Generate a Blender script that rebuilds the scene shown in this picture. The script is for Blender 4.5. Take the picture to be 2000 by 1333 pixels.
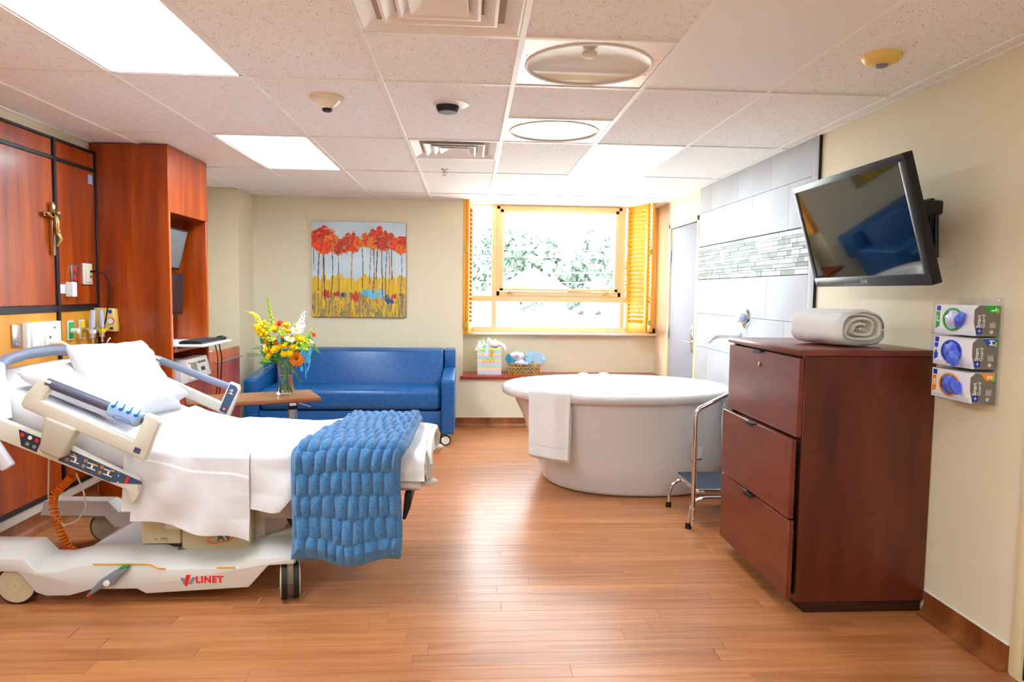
import bpy, bmesh, math, random
import numpy as np
from mathutils import Matrix, Vector, noise
random.seed(7)
for o in list(bpy.data.objects): bpy.data.objects.remove(o)
SC = bpy.context.scene
COL = SC.collection
PI = math.pi

# ------------------------------------------------------------------ camera
EYE = 1.45
yaw, pitch, roll = .0611962, .0706098, .0128910
fwd = Vector((math.sin(yaw)*math.cos(pitch), math.cos(yaw)*math.cos(pitch), -math.sin(pitch)))
rgt = Vector((math.cos(yaw), -math.sin(yaw), 0)); upv = rgt.cross(fwd)
cr = rgt*math.cos(roll)+upv*math.sin(roll); cu = upv*math.cos(roll)-rgt*math.sin(roll)
cam = bpy.data.cameras.new('camera'); co = bpy.data.objects.new('camera', cam); COL.objects.link(co)
M = Matrix.Identity(4)
for i in range(3): M[i][0], M[i][1], M[i][2] = cr[i], cu[i], -fwd[i]
M.translation = (0, 0, EYE); co.matrix_world = M
cam.sensor_width = 36; cam.lens = 1350.4/2000*36; cam.clip_start = .05; cam.clip_end = 600
SC.camera = co

# ------------------------------------------------------------------ light
SKY = 9.0          # bright hazy overcast
PANEL = 11.5        # ceiling light diffusers
w = bpy.data.worlds.new('sky'); SC.world = w; w.use_nodes = True
bg = w.node_tree.nodes['Background']; bg.inputs[0].default_value = (.87, .95, 1, 1); bg.inputs[1].default_value = SKY
sun = bpy.data.lights.new('sun', 'SUN'); sun.energy = 8; sun.angle = .2; sun.color = (1, .96, .9)
so = bpy.data.objects.new('sun', sun); COL.objects.link(so); so.rotation_euler = (math.radians(48), 0, math.radians(25))
SC.view_settings.view_transform = 'Standard'; SC.view_settings.look = 'None'
SC.view_settings.exposure = 0.97; SC.view_settings.gamma = 1; SC.view_settings.use_curve_mapping = False

# ------------------------------------------------------------------ materials
def lin(c):
    r = []
    for v in c:
        v /= 255
        r.append(v/12.92 if v <= .04045 else ((v+.055)/1.055)**2.4)
    return tuple(r)+(1,)
def _m(name):
    m = bpy.data.materials.new(name); m.use_nodes = True
    return m, m.node_tree, m.node_tree.nodes['Principled BSDF']
def _n(t, kind, **kw):
    n = t.nodes.new(kind)
    for k, v in kw.items():
        if k in n.inputs: n.inputs[k].default_value = v
        else: setattr(n, k, v)
    return n
def _coords(t, scale=(1, 1, 1), rand=False, gen=False, rot=(0, 0, 0)):
    tc = _n(t, 'ShaderNodeTexCoord'); mp = _n(t, 'ShaderNodeMapping'); mp.inputs['Scale'].default_value = scale
    mp.inputs['Rotation'].default_value = rot
    t.links.new(tc.outputs['Generated' if gen else 'Object'], mp.inputs[0])
    if rand:
        oi = _n(t, 'ShaderNodeObjectInfo'); ml = _n(t, 'ShaderNodeMath', operation='MULTIPLY'); ml.inputs[1].default_value = 37
        t.links.new(oi.outputs['Random'], ml.inputs[0]); t.links.new(ml.outputs[0], mp.inputs['Location'])
    return mp.outputs[0]
def mat(name, col, rough=.5, metal=0, spec=.5, bump=None, var=None, emit=0, trans=0, ior=1.45, coat=0, sheen=0, alpha=1, sss=0):
    """bump=(scale,strength) noise relief; var=(scale,colour2,lo,hi) noise colour"""
    m, t, b = _m(name)
    b.inputs['Base Color'].default_value = lin(col); b.inputs['Roughness'].default_value = rough
    b.inputs['Metallic'].default_value = metal; b.inputs['Specular IOR Level'].default_value = spec
    b.inputs['IOR'].default_value = ior; b.inputs['Transmission Weight'].default_value = trans
    b.inputs['Coat Weight'].default_value = coat; b.inputs['Sheen Weight'].default_value = sheen; b.inputs['Alpha'].default_value = alpha
    if emit:
        b.inputs['Emission Color'].default_value = lin(col); b.inputs['Emission Strength'].default_value = emit
    if var:
        sc = var[0] if isinstance(var[0], tuple) else (var[0],)*3
        v = _coords(t, sc); nz = _n(t, 'ShaderNodeTexNoise', Scale=1.0, Detail=5.0)
        t.links.new(v, nz.inputs['Vector'])
        rp = _n(t, 'ShaderNodeValToRGB'); rp.color_ramp.elements[0].position = var[2]; rp.color_ramp.elements[1].position = var[3]
        rp.color_ramp.elements[0].color = lin(col); rp.color_ramp.elements[1].color = lin(var[1])
        t.links.new(nz.outputs['Fac'], rp.inputs[0]); t.links.new(rp.outputs[0], b.inputs['Base Color'])
    if bump:
        sc = bump[0] if isinstance(bump[0], tuple) else (bump[0],)*3
        v = _coords(t, sc); nz = _n(t, 'ShaderNodeTexNoise', Scale=1.0, Detail=3.0)
        t.links.new(v, nz.inputs['Vector'])
        bp = _n(t, 'ShaderNodeBump', Strength=bump[1], Distance=bump[2] if len(bump) > 2 else .01)
        t.links.new(nz.outputs['Fac'], bp.inputs['Height']); t.links.new(bp.outputs[0], b.inputs['Normal'])
    return m
def wood(name, cols, scale, rough=.35, rand=False, fine=None, tone=0., coat=0., spec=.5):
    m, t, b = _m(name)
    v = _coords(t, scale, rand); nz = _n(t, 'ShaderNodeTexNoise', Scale=1.0, Detail=6.0, Distortion=.6)
    t.links.new(v, nz.inputs['Vector'])
    rp = _n(t, 'ShaderNodeValToRGB'); e = rp.color_ramp.elements
    e[0].position, e[1].position = .3, .7; e[0].color, e[1].color = lin(cols[0]), lin(cols[-1])
    for i, c in enumerate(cols[1:-1]):
        k = e.new(.3+.4*(i+1)/(len(cols)-1)); k.color = lin(c)
    t.links.new(nz.outputs['Fac'], rp.inputs[0]); out = rp.outputs[0]
    if fine:
        v2 = _coords(t, fine[0], rand); n2 = _n(t, 'ShaderNodeTexNoise', Scale=1.0, Detail=2.0); t.links.new(v2, n2.inputs['Vector'])
        r2 = _n(t, 'ShaderNodeValToRGB'); r2.color_ramp.elements[0].position = .35; r2.color_ramp.elements[1].position = .55
        g = fine[1]; r2.color_ramp.elements[0].color = (g, g, g, 1); r2.color_ramp.elements[1].color = (1, 1, 1, 1)
        t.links.new(n2.outputs['Fac'], r2.inputs[0])
        mx = _n(t, 'ShaderNodeMix', data_type='RGBA', blend_type='MULTIPLY'); mx.inputs[0].default_value = 1
        t.links.new(out, mx.inputs[6]); t.links.new(r2.outputs[0], mx.inputs[7]); out = mx.outputs[2]
    if tone:
        oi = _n(t, 'ShaderNodeObjectInfo'); mr = _n(t, 'ShaderNodeMapRange'); mr.inputs[3].default_value = 1-tone; mr.inputs[4].default_value = 1+tone
        t.links.new(oi.outputs['Random'], mr.inputs[0])
        hs = _n(t, 'ShaderNodeHueSaturation'); t.links.new(out, hs.inputs['Color']); t.links.new(mr.outputs[0], hs.inputs['Value']); out = hs.outputs[0]
    t.links.new(out, b.inputs['Base Color']); b.inputs['Roughness'].default_value = rough; b.inputs['Coat Weight'].default_value = coat
    b.inputs['Coat Roughness'].default_value = .15; b.inputs['Specular IOR Level'].default_value = spec
    return m
def speck(name, base, dark, scale, thr, rough=.9, bump=.3):
    """small dots scattered over a plain colour (acoustic pinholes, vinyl flecks)"""
    m, t, b = _m(name)
    v = _coords(t, (scale, scale, scale)); vo = _n(t, 'ShaderNodeTexVoronoi', Scale=1.0); t.links.new(v, vo.inputs['Vector'])
    v2 = _coords(t, (scale*.22,)*3); nz = _n(t, 'ShaderNodeTexNoise', Scale=1.0, Detail=2.0); t.links.new(v2, nz.inputs['Vector'])
    md = _n(t, 'ShaderNodeMath', operation='MULTIPLY_ADD'); md.inputs[1].default_value = -.55; md.inputs[2].default_value = thr+.28
    t.links.new(nz.outputs['Fac'], md.inputs[0])
    lt = _n(t, 'ShaderNodeMath', operation='LESS_THAN'); t.links.new(vo.outputs['Distance'], lt.inputs[0]); t.links.new(md.outputs[0], lt.inputs[1])
    mx = _n(t, 'ShaderNodeMix', data_type='RGBA'); mx.inputs[6].default_value = lin(base); mx.inputs[7].default_value = lin(dark)
    t.links.new(lt.outputs[0], mx.inputs[0]); t.links.new(mx.outputs[2], b.inputs['Base Color']); b.inputs['Roughness'].default_value = rough
    if bump:
        bp = _n(t, 'ShaderNodeBump', Strength=bump, Distance=.004); bp.invert = True
        t.links.new(lt.outputs[0], bp.inputs['Height']); t.links.new(bp.outputs[0], b.inputs['Normal'])
    return m
def pane(name, tint=(1, 1, 1), refl=.04):
    m = bpy.data.materials.new(name); m.use_nodes = True; t = m.node_tree; t.nodes.clear()
    tr = _n(t, 'ShaderNodeBsdfTransparent'); tr.inputs[0].default_value = tuple(tint)+(1,)
    gl = _n(t, 'ShaderNodeBsdfGlossy'); gl.inputs['Roughness'].default_value = .02
    mx = _n(t, 'ShaderNodeMixShader'); ou = _n(t, 'ShaderNodeOutputMaterial')
    mx.inputs[0].default_value = refl; t.links.new(tr.outputs[0], mx.inputs[1]); t.links.new(gl.outputs[0], mx.inputs[2]); t.links.new(mx.outputs[0], ou.inputs[0])
    return m

K = {}
K['wall'] = mat('cream wall paint', (235, 225, 197), .75, bump=(180, .05))
K['ceil'] = mat('ceiling white', (246, 245, 244), .8)
K['tile_c'] = speck('acoustic tile', (249, 248, 247), (84, 70, 62), 120, .15)
K['smooth'] = mat('smooth white panel', (246, 245, 244), .5)
K['tee'] = mat('white painted steel grid', (248, 247, 244), .45)
K['plank'] = wood('wood look vinyl', [(164, 100, 58), (180, 115, 69), (194, 130, 82)], (1.6, 26, 8), .3, True, ((5, 120, 30), .92), .1)
K['cove'] = wood('wood look cove', [(118, 62, 28), (146, 82, 40), (170, 104, 58)], (6, 6, 1.2), .3, False, ((60, 60, 4), .8))
K['seam'] = mat('floor underlay', (120, 72, 40), .5)
K['cherry'] = wood('cherry laminate', [(132, 45, 6), (169, 67, 9), (196, 90, 16)], (9, 9, .7), .3, False, ((70, 70, 3), .82), 0, .25)
K['cherry2'] = wood('cherry edge', [(190, 80, 30), (214, 104, 46)], (9, 9, .7), .35)
K['maple'] = wood('maple laminate', [(214, 140, 28), (222, 152, 40), (228, 164, 56)], (8, 8, .6), .35)
K['mahog'] = wood('mahogany laminate', [(78, 29, 12), (97, 39, 18), (111, 49, 25)], (7, 7, 1.2), .32, False, ((14, 14, 140), .8), 0, .1)
K['mahog_f'] = wood('mahogany drawer front', [(104, 40, 22), (118, 48, 29), (130, 58, 37)], (2, 2.5, 9), .32, False, ((8, 10, 120), .86), 0, .1)
K['sill'] = wood('cherry sill', [(150, 56, 24), (178, 78, 40)], (1.5, 14, 14), .3)
K['blacktrim'] = mat('black trim', (20, 24, 32), .4)
K['black'] = mat('black plastic', (16, 16, 18), .4)
K['rubber'] = mat('black rubber', (20, 20, 22), .6)
K['chrome'] = mat('chrome', (225, 225, 228), .08, 1)
K['steel'] = mat('brushed steel', (190, 190, 192), .3, 1)
K['brass'] = mat('antique brass', (184, 150, 100), .32, 1)
K['white'] = mat('white plastic', (240, 240, 238), .35)
K['offwhite'] = mat('bed cream plastic', (216, 211, 198), .35)
K['bedwhite'] = mat('bed white plastic', (218, 217, 214), .3)
K['beige'] = mat('bed beige plastic', (204, 192, 160), .4)
K['taupe'] = mat('bed taupe plastic', (190, 182, 168), .4)
K['lav'] = mat('bed pale grey plastic', (226, 226, 240), .35)
K['slate'] = mat('slate blue grip', (122, 130, 152), .4)
K['slate_d'] = mat('dark slate grip', (82, 84, 104), .4)
K['navy'] = mat('navy control overlay', (58, 78, 108), .4)
K['navy_d'] = mat('dark navy overlay', (34, 44, 62), .4)
K['gripblue'] = mat('pale blue grip', (160, 196, 240), .4)
K['gripink'] = mat('bright blue ink', (40, 120, 220), .4)
K['amber'] = mat('amber ink', (240, 176, 40), .5)
K['ink'] = mat('white ink', (245, 245, 245), .5)
K['red'] = mat('red ink', (226, 34, 34), .5)
K['redplug'] = mat('red outlet plastic', (216, 30, 34), .35)
K['grey'] = mat('grey ink', (128, 134, 148), .5)
K['inkblack'] = mat('black ink', (40, 40, 44), .5)
K['sheet'] = mat('white cotton sheet', (222, 222, 227), .85, bump=(26, .12, .01), sheen=.1)
K['pillow'] = mat('white pillow cotton', (222, 222, 228), .85, bump=(22, .15, .01), sheen=.1)
K['terry'] = mat('white terry', (246, 246, 246), .95, bump=(420, .5, .004), sheen=.3)
K['towelcream'] = mat('cream towel', (244, 238, 226), .95, bump=(380, .5, .004), sheen=.3)
K['plush'] = mat('blue plush', (32, 108, 174), .95, bump=(260, .9, .006), var=(160, (92, 158, 208), .35, .75), sheen=.35)
K['plush_d'] = mat('grey blue plush back', (120, 134, 156), .95, bump=(260, .8, .006), sheen=.4)
K['vinyl'] = speck('blue flecked vinyl', (6, 82, 148), (78, 140, 190), 190, .25, .32, 0)
K['tub'] = mat('white acrylic', (222, 218, 216), .12, coat=.4)
K['frame'] = mat('tan window frame', (240, 218, 168), .45)
K['glass'] = pane('window glass')
K['clear'] = pane('clear acrylic', (.97, .98, 1)); K['lens'] = pane('exam light lens', (1, 1, 1), .1)
K['vase'] = mat('clear vase glass', (245, 250, 246), .02, trans=1, ior=1.45)
K['water'] = mat('vase water', (235, 240, 220), .02, trans=1, ior=1.33)
K['shutter'] = mat('golden shutter', (250, 172, 44), .45, var=((4, 4, 1.5), (244, 158, 30), .3, .7))
K['shutter_l'] = mat('pale golden shutter rail', (252, 204, 124), .45)
K['hinge'] = mat('brass hinge', (206, 180, 90), .3, 1)
K['walltile'] = mat('white wall tile', (190, 192, 195), .6, spec=.15, bump=(3, .06), var=(2.2, (179, 181, 187), .4, .7))
K['grout'] = mat('grey grout', (84, 86, 90), .9)
K['mos_w'] = mat('white glass mosaic', (204, 207, 208), .55, spec=.12)
K['mos_g'] = mat('grey green mosaic', (150, 160, 152), .55, spec=.12)
K['mos_l'] = mat('pale grey mosaic', (176, 182, 179), .55, spec=.12)
K['door'] = mat('pale grey door', (158, 162, 174), .6, spec=.2)
K['jamb'] = mat('cream painted frame', (238, 222, 176), .45)
K['screen'] = mat('television glass', (5, 6, 8), .04, spec=.9, coat=.6)
K['bezel'] = mat('charcoal bezel', (52, 58, 68), .28, bump=((4, 120, 120), .12))
K['lit'] = mat('lit diffuser', (255, 255, 255), .5, emit=PANEL); K['lit'].node_tree.nodes['Principled BSDF'].inputs['Emission Color'].default_value = (.80, .92, 1, 1)
K['mirror'] = mat('pale reflector', (244, 240, 232), .25, .0); K['satin'] = mat('satin white metal', (238, 234, 230), .22, .25)
K['duct'] = mat('duct dark', (190, 176, 164), .8)
K['ivory'] = mat('ivory plastic', (238, 222, 196), .4)
K['yellowed'] = mat('yellowed plastic', (240, 212, 120), .4)
K['lime'] = mat('green ink', (30, 170, 96), .5)
K['yel'] = mat('yellow ink', (248, 206, 20), .5)
K['orange'] = mat('orange hose', (255, 128, 10), .4)
K['paper'] = mat('white paper', (244, 244, 246), .7)
K['putty'] = mat('device white', (226, 228, 230), .4)
K['lcd'] = mat('lcd green', (146, 156, 128), .3)
K['dscreen'] = mat('off monitor glass', (40, 38, 44), .12)
K['gscreen'] = mat('grey monitor glass', (104, 112, 116), .2)
K['brown'] = wood('brown table laminate', [(150, 98, 58), (162, 108, 68)], (3, 30, 30), .3)
K['edge'] = mat('brown table edge', (132, 72, 36), .35)
K['postgrey'] = mat('grey post', (150, 152, 158), .35, .6)
K['stem'] = mat('flower stem', (110, 150, 40), .6); K['leaf'] = mat('flower leaf', (62, 128, 34), .55); K['leaf2'] = mat('pale leaf', (140, 190, 50), .55)
K['p_yel'] = mat('yellow petal', (255, 214, 0), .6); K['p_lem'] = mat('lemon petal', (250, 240, 90), .6); K['p_org'] = mat('orange petal', (244, 132, 8), .6)
K['p_red'] = mat('rust petal', (240, 96, 20), .6); K['p_wht'] = mat('white petal', (252, 252, 250), .6); K['p_grn'] = mat('lime bloom', (196, 226, 70), .6)
K['p_core'] = mat('dark flower centre', (120, 60, 10), .7); K['ribbon'] = mat('sky blue ribbon', (88, 190, 242), .5)
K['wicker'] = mat('golden wicker', (214, 158, 62), .5, bump=(120, .3)); K['tissue_b'] = mat('pale blue tissue', (182, 218, 244), .7); K['tissue_t'] = mat('turquoise tissue', (60, 176, 226), .7)
K['tissue_w'] = mat('white tissue', (242, 248, 248), .7); K['fluff'] = mat('white plush toy', (244, 244, 250), .95, bump=(120, .6)); K['fluff_g'] = mat('grey plush face', (196, 202, 226), .9); K['mint'] = mat('mint tissue', (110, 214, 184), .7)
K['gold'] = mat('gold foil', (236, 200, 70), .4, .3)
K['s_blue'] = mat('pastel blue', (192, 222, 244), .6); K['s_yel'] = mat('pastel yellow', (250, 240, 140), .6); K['s_pnk'] = mat('pastel pink', (250, 204, 216), .6); K['s_grn'] = mat('pastel mint', (180, 236, 208), .6); K['s_lil'] = mat('pastel lilac', (224, 214, 240), .6)
K['carton'] = mat('white carton', (242, 242, 246), .5); K['cartongrey'] = mat('grey carton', (118, 114, 104), .5); K['glove'] = mat('blue nitrile', (70, 96, 226), .4, var=(40, (120, 150, 246), .4, .7)); K['hole'] = mat('dark carton hole', (24, 30, 70), .7)
K['film'] = mat('clear film', (206, 212, 244), .15)
K['medblue'] = mat('deep blue ink', (0, 56, 176), .5); K['gl_g'] = mat('green carton ink', (18, 178, 30), .5); K['gl_b'] = mat('blue carton ink', (20, 80, 210), .5); K['gl_o'] = mat('orange carton ink', (250, 150, 20), .5); K['lgrey'] = mat('light grey ink', (200, 196, 186), .5); K['limeink'] = mat('lime ink', (130, 214, 20), .5)
K['grass'] = mat('pavement and lawn lightened for bounce', (214, 216, 206), .9, var=(.2, (226, 226, 222), .35, .7)); K['road'] = mat('asphalt lightened for bounce', (214, 214, 214), .9); K['foliage'] = mat('tree foliage', (122, 142, 126), .8); K['foliage2'] = mat('grey green foliage', (132, 148, 136), .8); K['bark'] = mat('bark', (120, 110, 100), .9)  # ground and road lightened to bounce daylight up onto the ceiling
K['houseroof'] = mat('pale shingle', (214, 210, 206), .9); K['housewall'] = mat('white siding', (236, 234, 230), .8); K['houseglass'] = mat('house window', (120, 140, 160), .2); K['carpaint'] = mat('silver car paint', (176, 180, 200), .25, .4); K['carglass'] = mat('car glass', (70, 80, 100), .1)
# ------------------------------------------------------------------ mesh helpers
ORG = {}
class MB:
    def __init__(s): s.bm = bmesh.new(); s.M = Matrix.Identity(4); s.mi = 0; s.n0 = 0
    def _fin(s, verts):
        fs = set()
        for v in verts:
            v.co = s.M @ v.co
            for f in v.link_faces: fs.add(f)
        for f in fs: f.material_index = s.mi
        return s
    def box(s, x0, x1, y0, y1, z0, z1, bev=0, seg=2):
        r = bmesh.ops.create_cube(s.bm, size=1)['verts']
        for v in r: v.co = Vector(((x0+x1)/2+v.co.x*(x1-x0), (y0+y1)/2+v.co.y*(y1-y0), (z0+z1)/2+v.co.z*(z1-z0)))
        if bev:
            ed = list({e for v in r for e in v.link_edges})
            q = bmesh.ops.bevel(s.bm, geom=ed, offset=bev, segments=seg, affect='EDGES', profile=.5)
            r = list({v for f in q['faces'] for v in f.verts} | {v for v in r if v.is_valid})
        return s._fin(r)
    def poly(s, pts):
        vs = [s.bm.verts.new(p) for p in pts]; s.bm.faces.new(vs); return s._fin(vs)
    def prism(s, poly, axis, a, b, bev=0, seg=2):
        """poly: 2D points; axis: the extrusion axis ('y': poly=(x,z), 'x': (y,z), 'z': (x,y))"""
        f = {'y': lambda p, t: (p[0], t, p[1]), 'x': lambda p, t: (t, p[0], p[1]), 'z': lambda p, t: (p[0], p[1], t)}[axis]
        v0 = [s.bm.verts.new(f(p, a)) for p in poly]; v1 = [s.bm.verts.new(f(p, b)) for p in poly]; n = len(poly)
        fs = [s.bm.faces.new(v0), s.bm.faces.new(v1[::-1])]
        for i in range(n): fs.append(s.bm.faces.new((v0[i], v1[i], v1[(i+1) % n], v0[(i+1) % n])))
        bmesh.ops.recalc_face_normals(s.bm, faces=fs); r = v0+v1
        if bev:
            ed = list({e for v in r for e in v.link_edges})
            q = bmesh.ops.bevel(s.bm, geom=ed, offset=bev, segments=seg, affect='EDGES', profile=.5)
            r = list({v for f_ in q['faces'] for v in f_.verts} | {v for v in r if v.is_valid})
        return s._fin(r)
    def loft(s, rings, caps=True, closed=True):
        rv = [[s.bm.verts.new(p) for p in r] for r in rings]; n = len(rings[0])
        for a, b in zip(rv, rv[1:]):
            for i in range(n if closed else n-1): s.bm.faces.new((a[i], a[(i+1) % n], b[(i+1) % n], b[i]))
        if caps:
            s.bm.faces.new(rv[0][::-1]); s.bm.faces.new(rv[-1])
        return s._fin([v for r in rv for v in r])
    def cyl(s, p0, p1, r0, r1=None, n=16):
        return s.tube([p0, p1], [r0, r0 if r1 is None else r1], n)
    def tube(s, pts, r, n=8):
        pts = [Vector(p) for p in pts]; N = len(pts); rs = r if isinstance(r, (list, tuple)) else [r]*N
        t = (pts[1]-pts[0]).normalized(); u = t.orthogonal().normalized(); rings = []
        for i, p in enumerate(pts):
            d = (pts[min(i+1, N-1)]-pts[max(i-1, 0)]).normalized()
            u = (u-d*u.dot(d)); u = u.normalized() if u.length > 1e-6 else d.orthogonal().normalized(); v = d.cross(u)
            rings.append([p+(u*math.cos(2*PI*k/n)+v*math.sin(2*PI*k/n))*rs[i] for k in range(n)])
        return s.loft(rings)
    def lathe(s, prof, c, n=32, sx=1, sy=1, axis='z', caps=True):
        rings = []
        for r, h in prof:
            ring = []
            for k in range(n):
                a = 2*PI*k/n; p = (r*sx*math.cos(a), r*sy*math.sin(a), h)
                if axis == 'y': p = (p[0], -p[2], p[1])
                if axis == 'x': p = (p[2], p[0], p[1])
                ring.append(Vector(c)+Vector(p))
            rings.append(ring)
        return s.loft(rings, caps)
    def ball(s, c, r, sx=1, sy=1, sz=1, sub=2):
        q = bmesh.ops.create_icosphere(s.bm, subdivisions=sub, radius=1)['verts']
        for v in q: v.co = Vector((c[0]+v.co.x*r*sx, c[1]+v.co.y*r*sy, c[2]+v.co.z*r*sz))
        return s._fin(q)
    def surf(s, f, nu, nv, u=(0, 1), v=(0, 1)):
        g = [[s.bm.verts.new(f(u[0]+(u[1]-u[0])*i/nu, v[0]+(v[1]-v[0])*j/nv)) for j in range(nv+1)] for i in range(nu+1)]
        for i in range(nu):
            for j in range(nv): s.bm.faces.new((g[i][j], g[i+1][j], g[i+1][j+1], g[i][j+1]))
        return s._fin([x for r in g for x in r])
    def text(s, body, size, mtx, bold=0., align='CENTER', ext=.0004, space=1.):
        c = bpy.data.curves.new('lettering', 'FONT'); c.body = body; c.size = size; c.align_x = align; c.align_y = 'CENTER'; c.offset = bold*size; c.extrude = ext; c.resolution_u = 3; c.space_character = space
        o = bpy.data.objects.new('lettering', c); COL.objects.link(o)
        dg = bpy.context.evaluated_depsgraph_get(); me = bpy.data.meshes.new_from_object(o.evaluated_get(dg))
        n0 = len(s.bm.verts); s.bm.from_mesh(me); s.bm.verts.ensure_lookup_table(); vs = s.bm.verts[n0:]
        for v in vs: v.co = mtx @ v.co
        bpy.data.objects.remove(o); bpy.data.curves.remove(c); bpy.data.meshes.remove(me)
        return s._fin(list(vs))
    def mesh(s, name, mats, org=(0, 0, 0), smooth=40, recalc=True):
        if recalc: bmesh.ops.recalc_face_normals(s.bm, faces=s.bm.faces)
        me = bpy.data.meshes.new(name); bmesh.ops.translate(s.bm, verts=s.bm.verts, vec=-Vector(org)); s.bm.to_mesh(me); s.bm.free()
        for m in (mats if isinstance(mats, (list, tuple)) else [mats]): me.materials.append(K[m] if isinstance(m, str) else m)
        if smooth:
            me.polygons.foreach_set('use_smooth', [True]*len(me.polygons)); me.set_sharp_from_angle(angle=math.radians(smooth))
        return me
    def part(s, name, mats, parent, smooth=40, label=None, recalc=True):
        org = ORG[parent.name]; o = bpy.data.objects.new(name, s.mesh(name, mats, org, smooth, recalc)); COL.objects.link(o); o.parent = parent; ORG[o.name] = org
        if label: o['label'] = label
        return o
    def top(s, name, mats, org, label=None, cat=None, group=None, kind=None, smooth=40, recalc=True):
        o = bpy.data.objects.new(name, s.mesh(name, mats, org, smooth, recalc)); o.location = org; COL.objects.link(o); ORG[o.name] = Vector(org)
        return tag(o, label, cat, group, kind)
def tag(o, label=None, cat=None, group=None, kind=None):
    if label: o['label'] = label
    if cat: o['category'] = cat
    if group: o['group'] = group
    if kind: o['kind'] = kind
    return o
def thing(name, label, cat, loc, group=None, kind=None):
    o = bpy.data.objects.new(name, None); o.location = loc; o.empty_display_size = .1; COL.objects.link(o); ORG[o.name] = Vector(loc)
    return tag(o, label, cat, group, kind)
def inst(name, me, parent, loc, rot=None, scale=None):
    """a piece that shares its mesh; loc in world"""
    o = bpy.data.objects.new(name, me); COL.objects.link(o); o.parent = parent; o.location = Vector(loc)-ORG[parent.name]
    if rot: o.rotation_euler = rot
    if scale: o.scale = scale
    ORG[o.name] = Vector(loc); return o
def B(*a, **k): return MB().box(*a, **k)
def nz(x, y, z=0, s=1.): return noise.noise(Vector((x*s, y*s, z*s)))
def sstep(a, b, x):
    t = max(0, min(1, (x-a)/(b-a))); return t*t*(3-2*t)
def arc(cx, cz, r, a0, a1, n): return [(cx+r*math.cos(math.radians(a0+(a1-a0)*i/n)), cz+r*math.sin(math.radians(a0+(a1-a0)*i/n))) for i in range(n+1)]
def frame_M(o, ex, ey):
    """matrix: local x->ex, local y->ey, local z->ex x ey, at o"""
    ex, ey = Vector(ex).normalized(), Vector(ey).normalized(); ez = ex.cross(ey); m = Matrix.Identity(4)
    for i in range(3): m[i][0], m[i][1], m[i][2], m[i][3] = ex[i], ey[i], ez[i], o[i]
    return m
# ------------------------------------------------------------------ the room
XL, XR, YB, YW, YF, CZ = -2.56, 2.10, 7.37, 7.76, -1.7, 2.416
def S(name, mb, m, org=(0, 0, 0), **k): return mb.top(name, m, org, kind='structure', **k)
fl = S('floor', B(XL-.2, XR+1.4, YF-.2, YB+.1, -.12, -.004), 'seam')
# vinyl strips, laid across the room
PW = .0915; pl = {}
rows = int((YB-1.95)/PW)+1; npl = 0
for i in range(rows):
    y0 = 1.95+i*PW; x = XL-random.random()*.9
    while x < XR:
        L = random.choice([.92, 1.22]); x0, x1 = max(x, XL), min(x+L, XR); x += L
        if x1-x0 < .08: continue
        key = round(x1-x0, 2) if (x1-x0) not in (.92, 1.22) else x1-x0
        if key not in pl:
            pl[key] = B(-key/2+.0004, key/2-.0004, -PW/2+.0004, PW/2-.0004, -.012, 0, .0006, 1).mesh('plank', 'plank', smooth=0)
        yc = min(y0+PW/2, YB); inst('plank', pl[key], fl, ((x0+x1)/2, yc, 0)); npl += 1
q = B(XL, XR, YF, 1.95, -.012, 0).part('plank_field', 'plank', fl, smooth=0); q['kind'] = 'stuff'
# walls
wl = S('wall_left', B(XL-.15, XL, YF-.15, YW+.15, -.1, CZ+.3), 'wall')
B(XL, -2.25, 6.915, YB+.02, 0, CZ).part('pillar', 'wall', wl, smooth=0)
wb = MB(); wb.box(XL, -.075, YB, YW+.15, -.1, CZ+.3); wb.box(-.075, XR+.15, YB, YW+.15, -.1, .515); wb.box(-.075, XR+.15, YW, YW+.15, .515, 1.0)
wb = S('wall_back', wb, 'wall', smooth=0)
wr = MB(); wr.box(XR, XR+.15, 7.235, YW+.15, -.1, CZ+.3); wr.box(XR, XR+.15, 6.315, 7.235, 2.13, CZ+.3); wr.box(XR, XR+.15, 2.40, 6.315, -.1, CZ+.3)
wr.box(XR, XR+.15, 1.45, 2.40, 2.13, CZ+.3); wr.box(XR, XR+.15, YF-.15, 1.45, -.1, CZ+.3)
wr = S('wall_right', wr, 'wall', smooth=0)
S('wall_front', B(XL-.15, XR+.15, YF-.15, YF, -.1, CZ+.3), 'wall', smooth=0)
# coved bases
def cove(name, a, b, nrm, h=.105):
    a, b, nrm = Vector(a), Vector(b), Vector(nrm); m = MB(); prof = [(.003, h)]+[(.003+.045*(1-math.cos(t)), .048*(1-math.sin(t))) for t in [i*PI/2/6 for i in range(7)]]+[(.048, .0005), (.0, .0005), (0, h)]
    m.loft([[p+nrm*r+Vector((0, 0, z)) for r, z in prof] for p in (a, b)]); t = S(name, m, 'cove', smooth=60)
    c = MB(); d = (b-a).normalized(); mid = (a+b)/2; L = (b-a).length
    c.M = frame_M(mid+Vector((0, 0, h)), d, nrm); c.box(-L/2, L/2, 0, .005, -.001, .005); c.part('cap_strip', 'white', t)
cove('baseboard_back', (-2.25, YB, 0), (XR, YB, 0), (0, -1, 0)); cove('baseboard_right', (XR, 2.47, 0), (XR, 2.972, 0), (-1, 0, 0)); cove('baseboard_right', (XR, 3.82, 0), (XR, 6.27, 0), (-1, 0, 0)); cove('baseboard_left', (XL+.0, 2.0, 0), (XL, 4.86, 0), (1, 0, 0)); cove('baseboard_pillar', (XL, 6.915, 0), (-2.25, 6.915, 0), (0, -1, 0))
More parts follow.
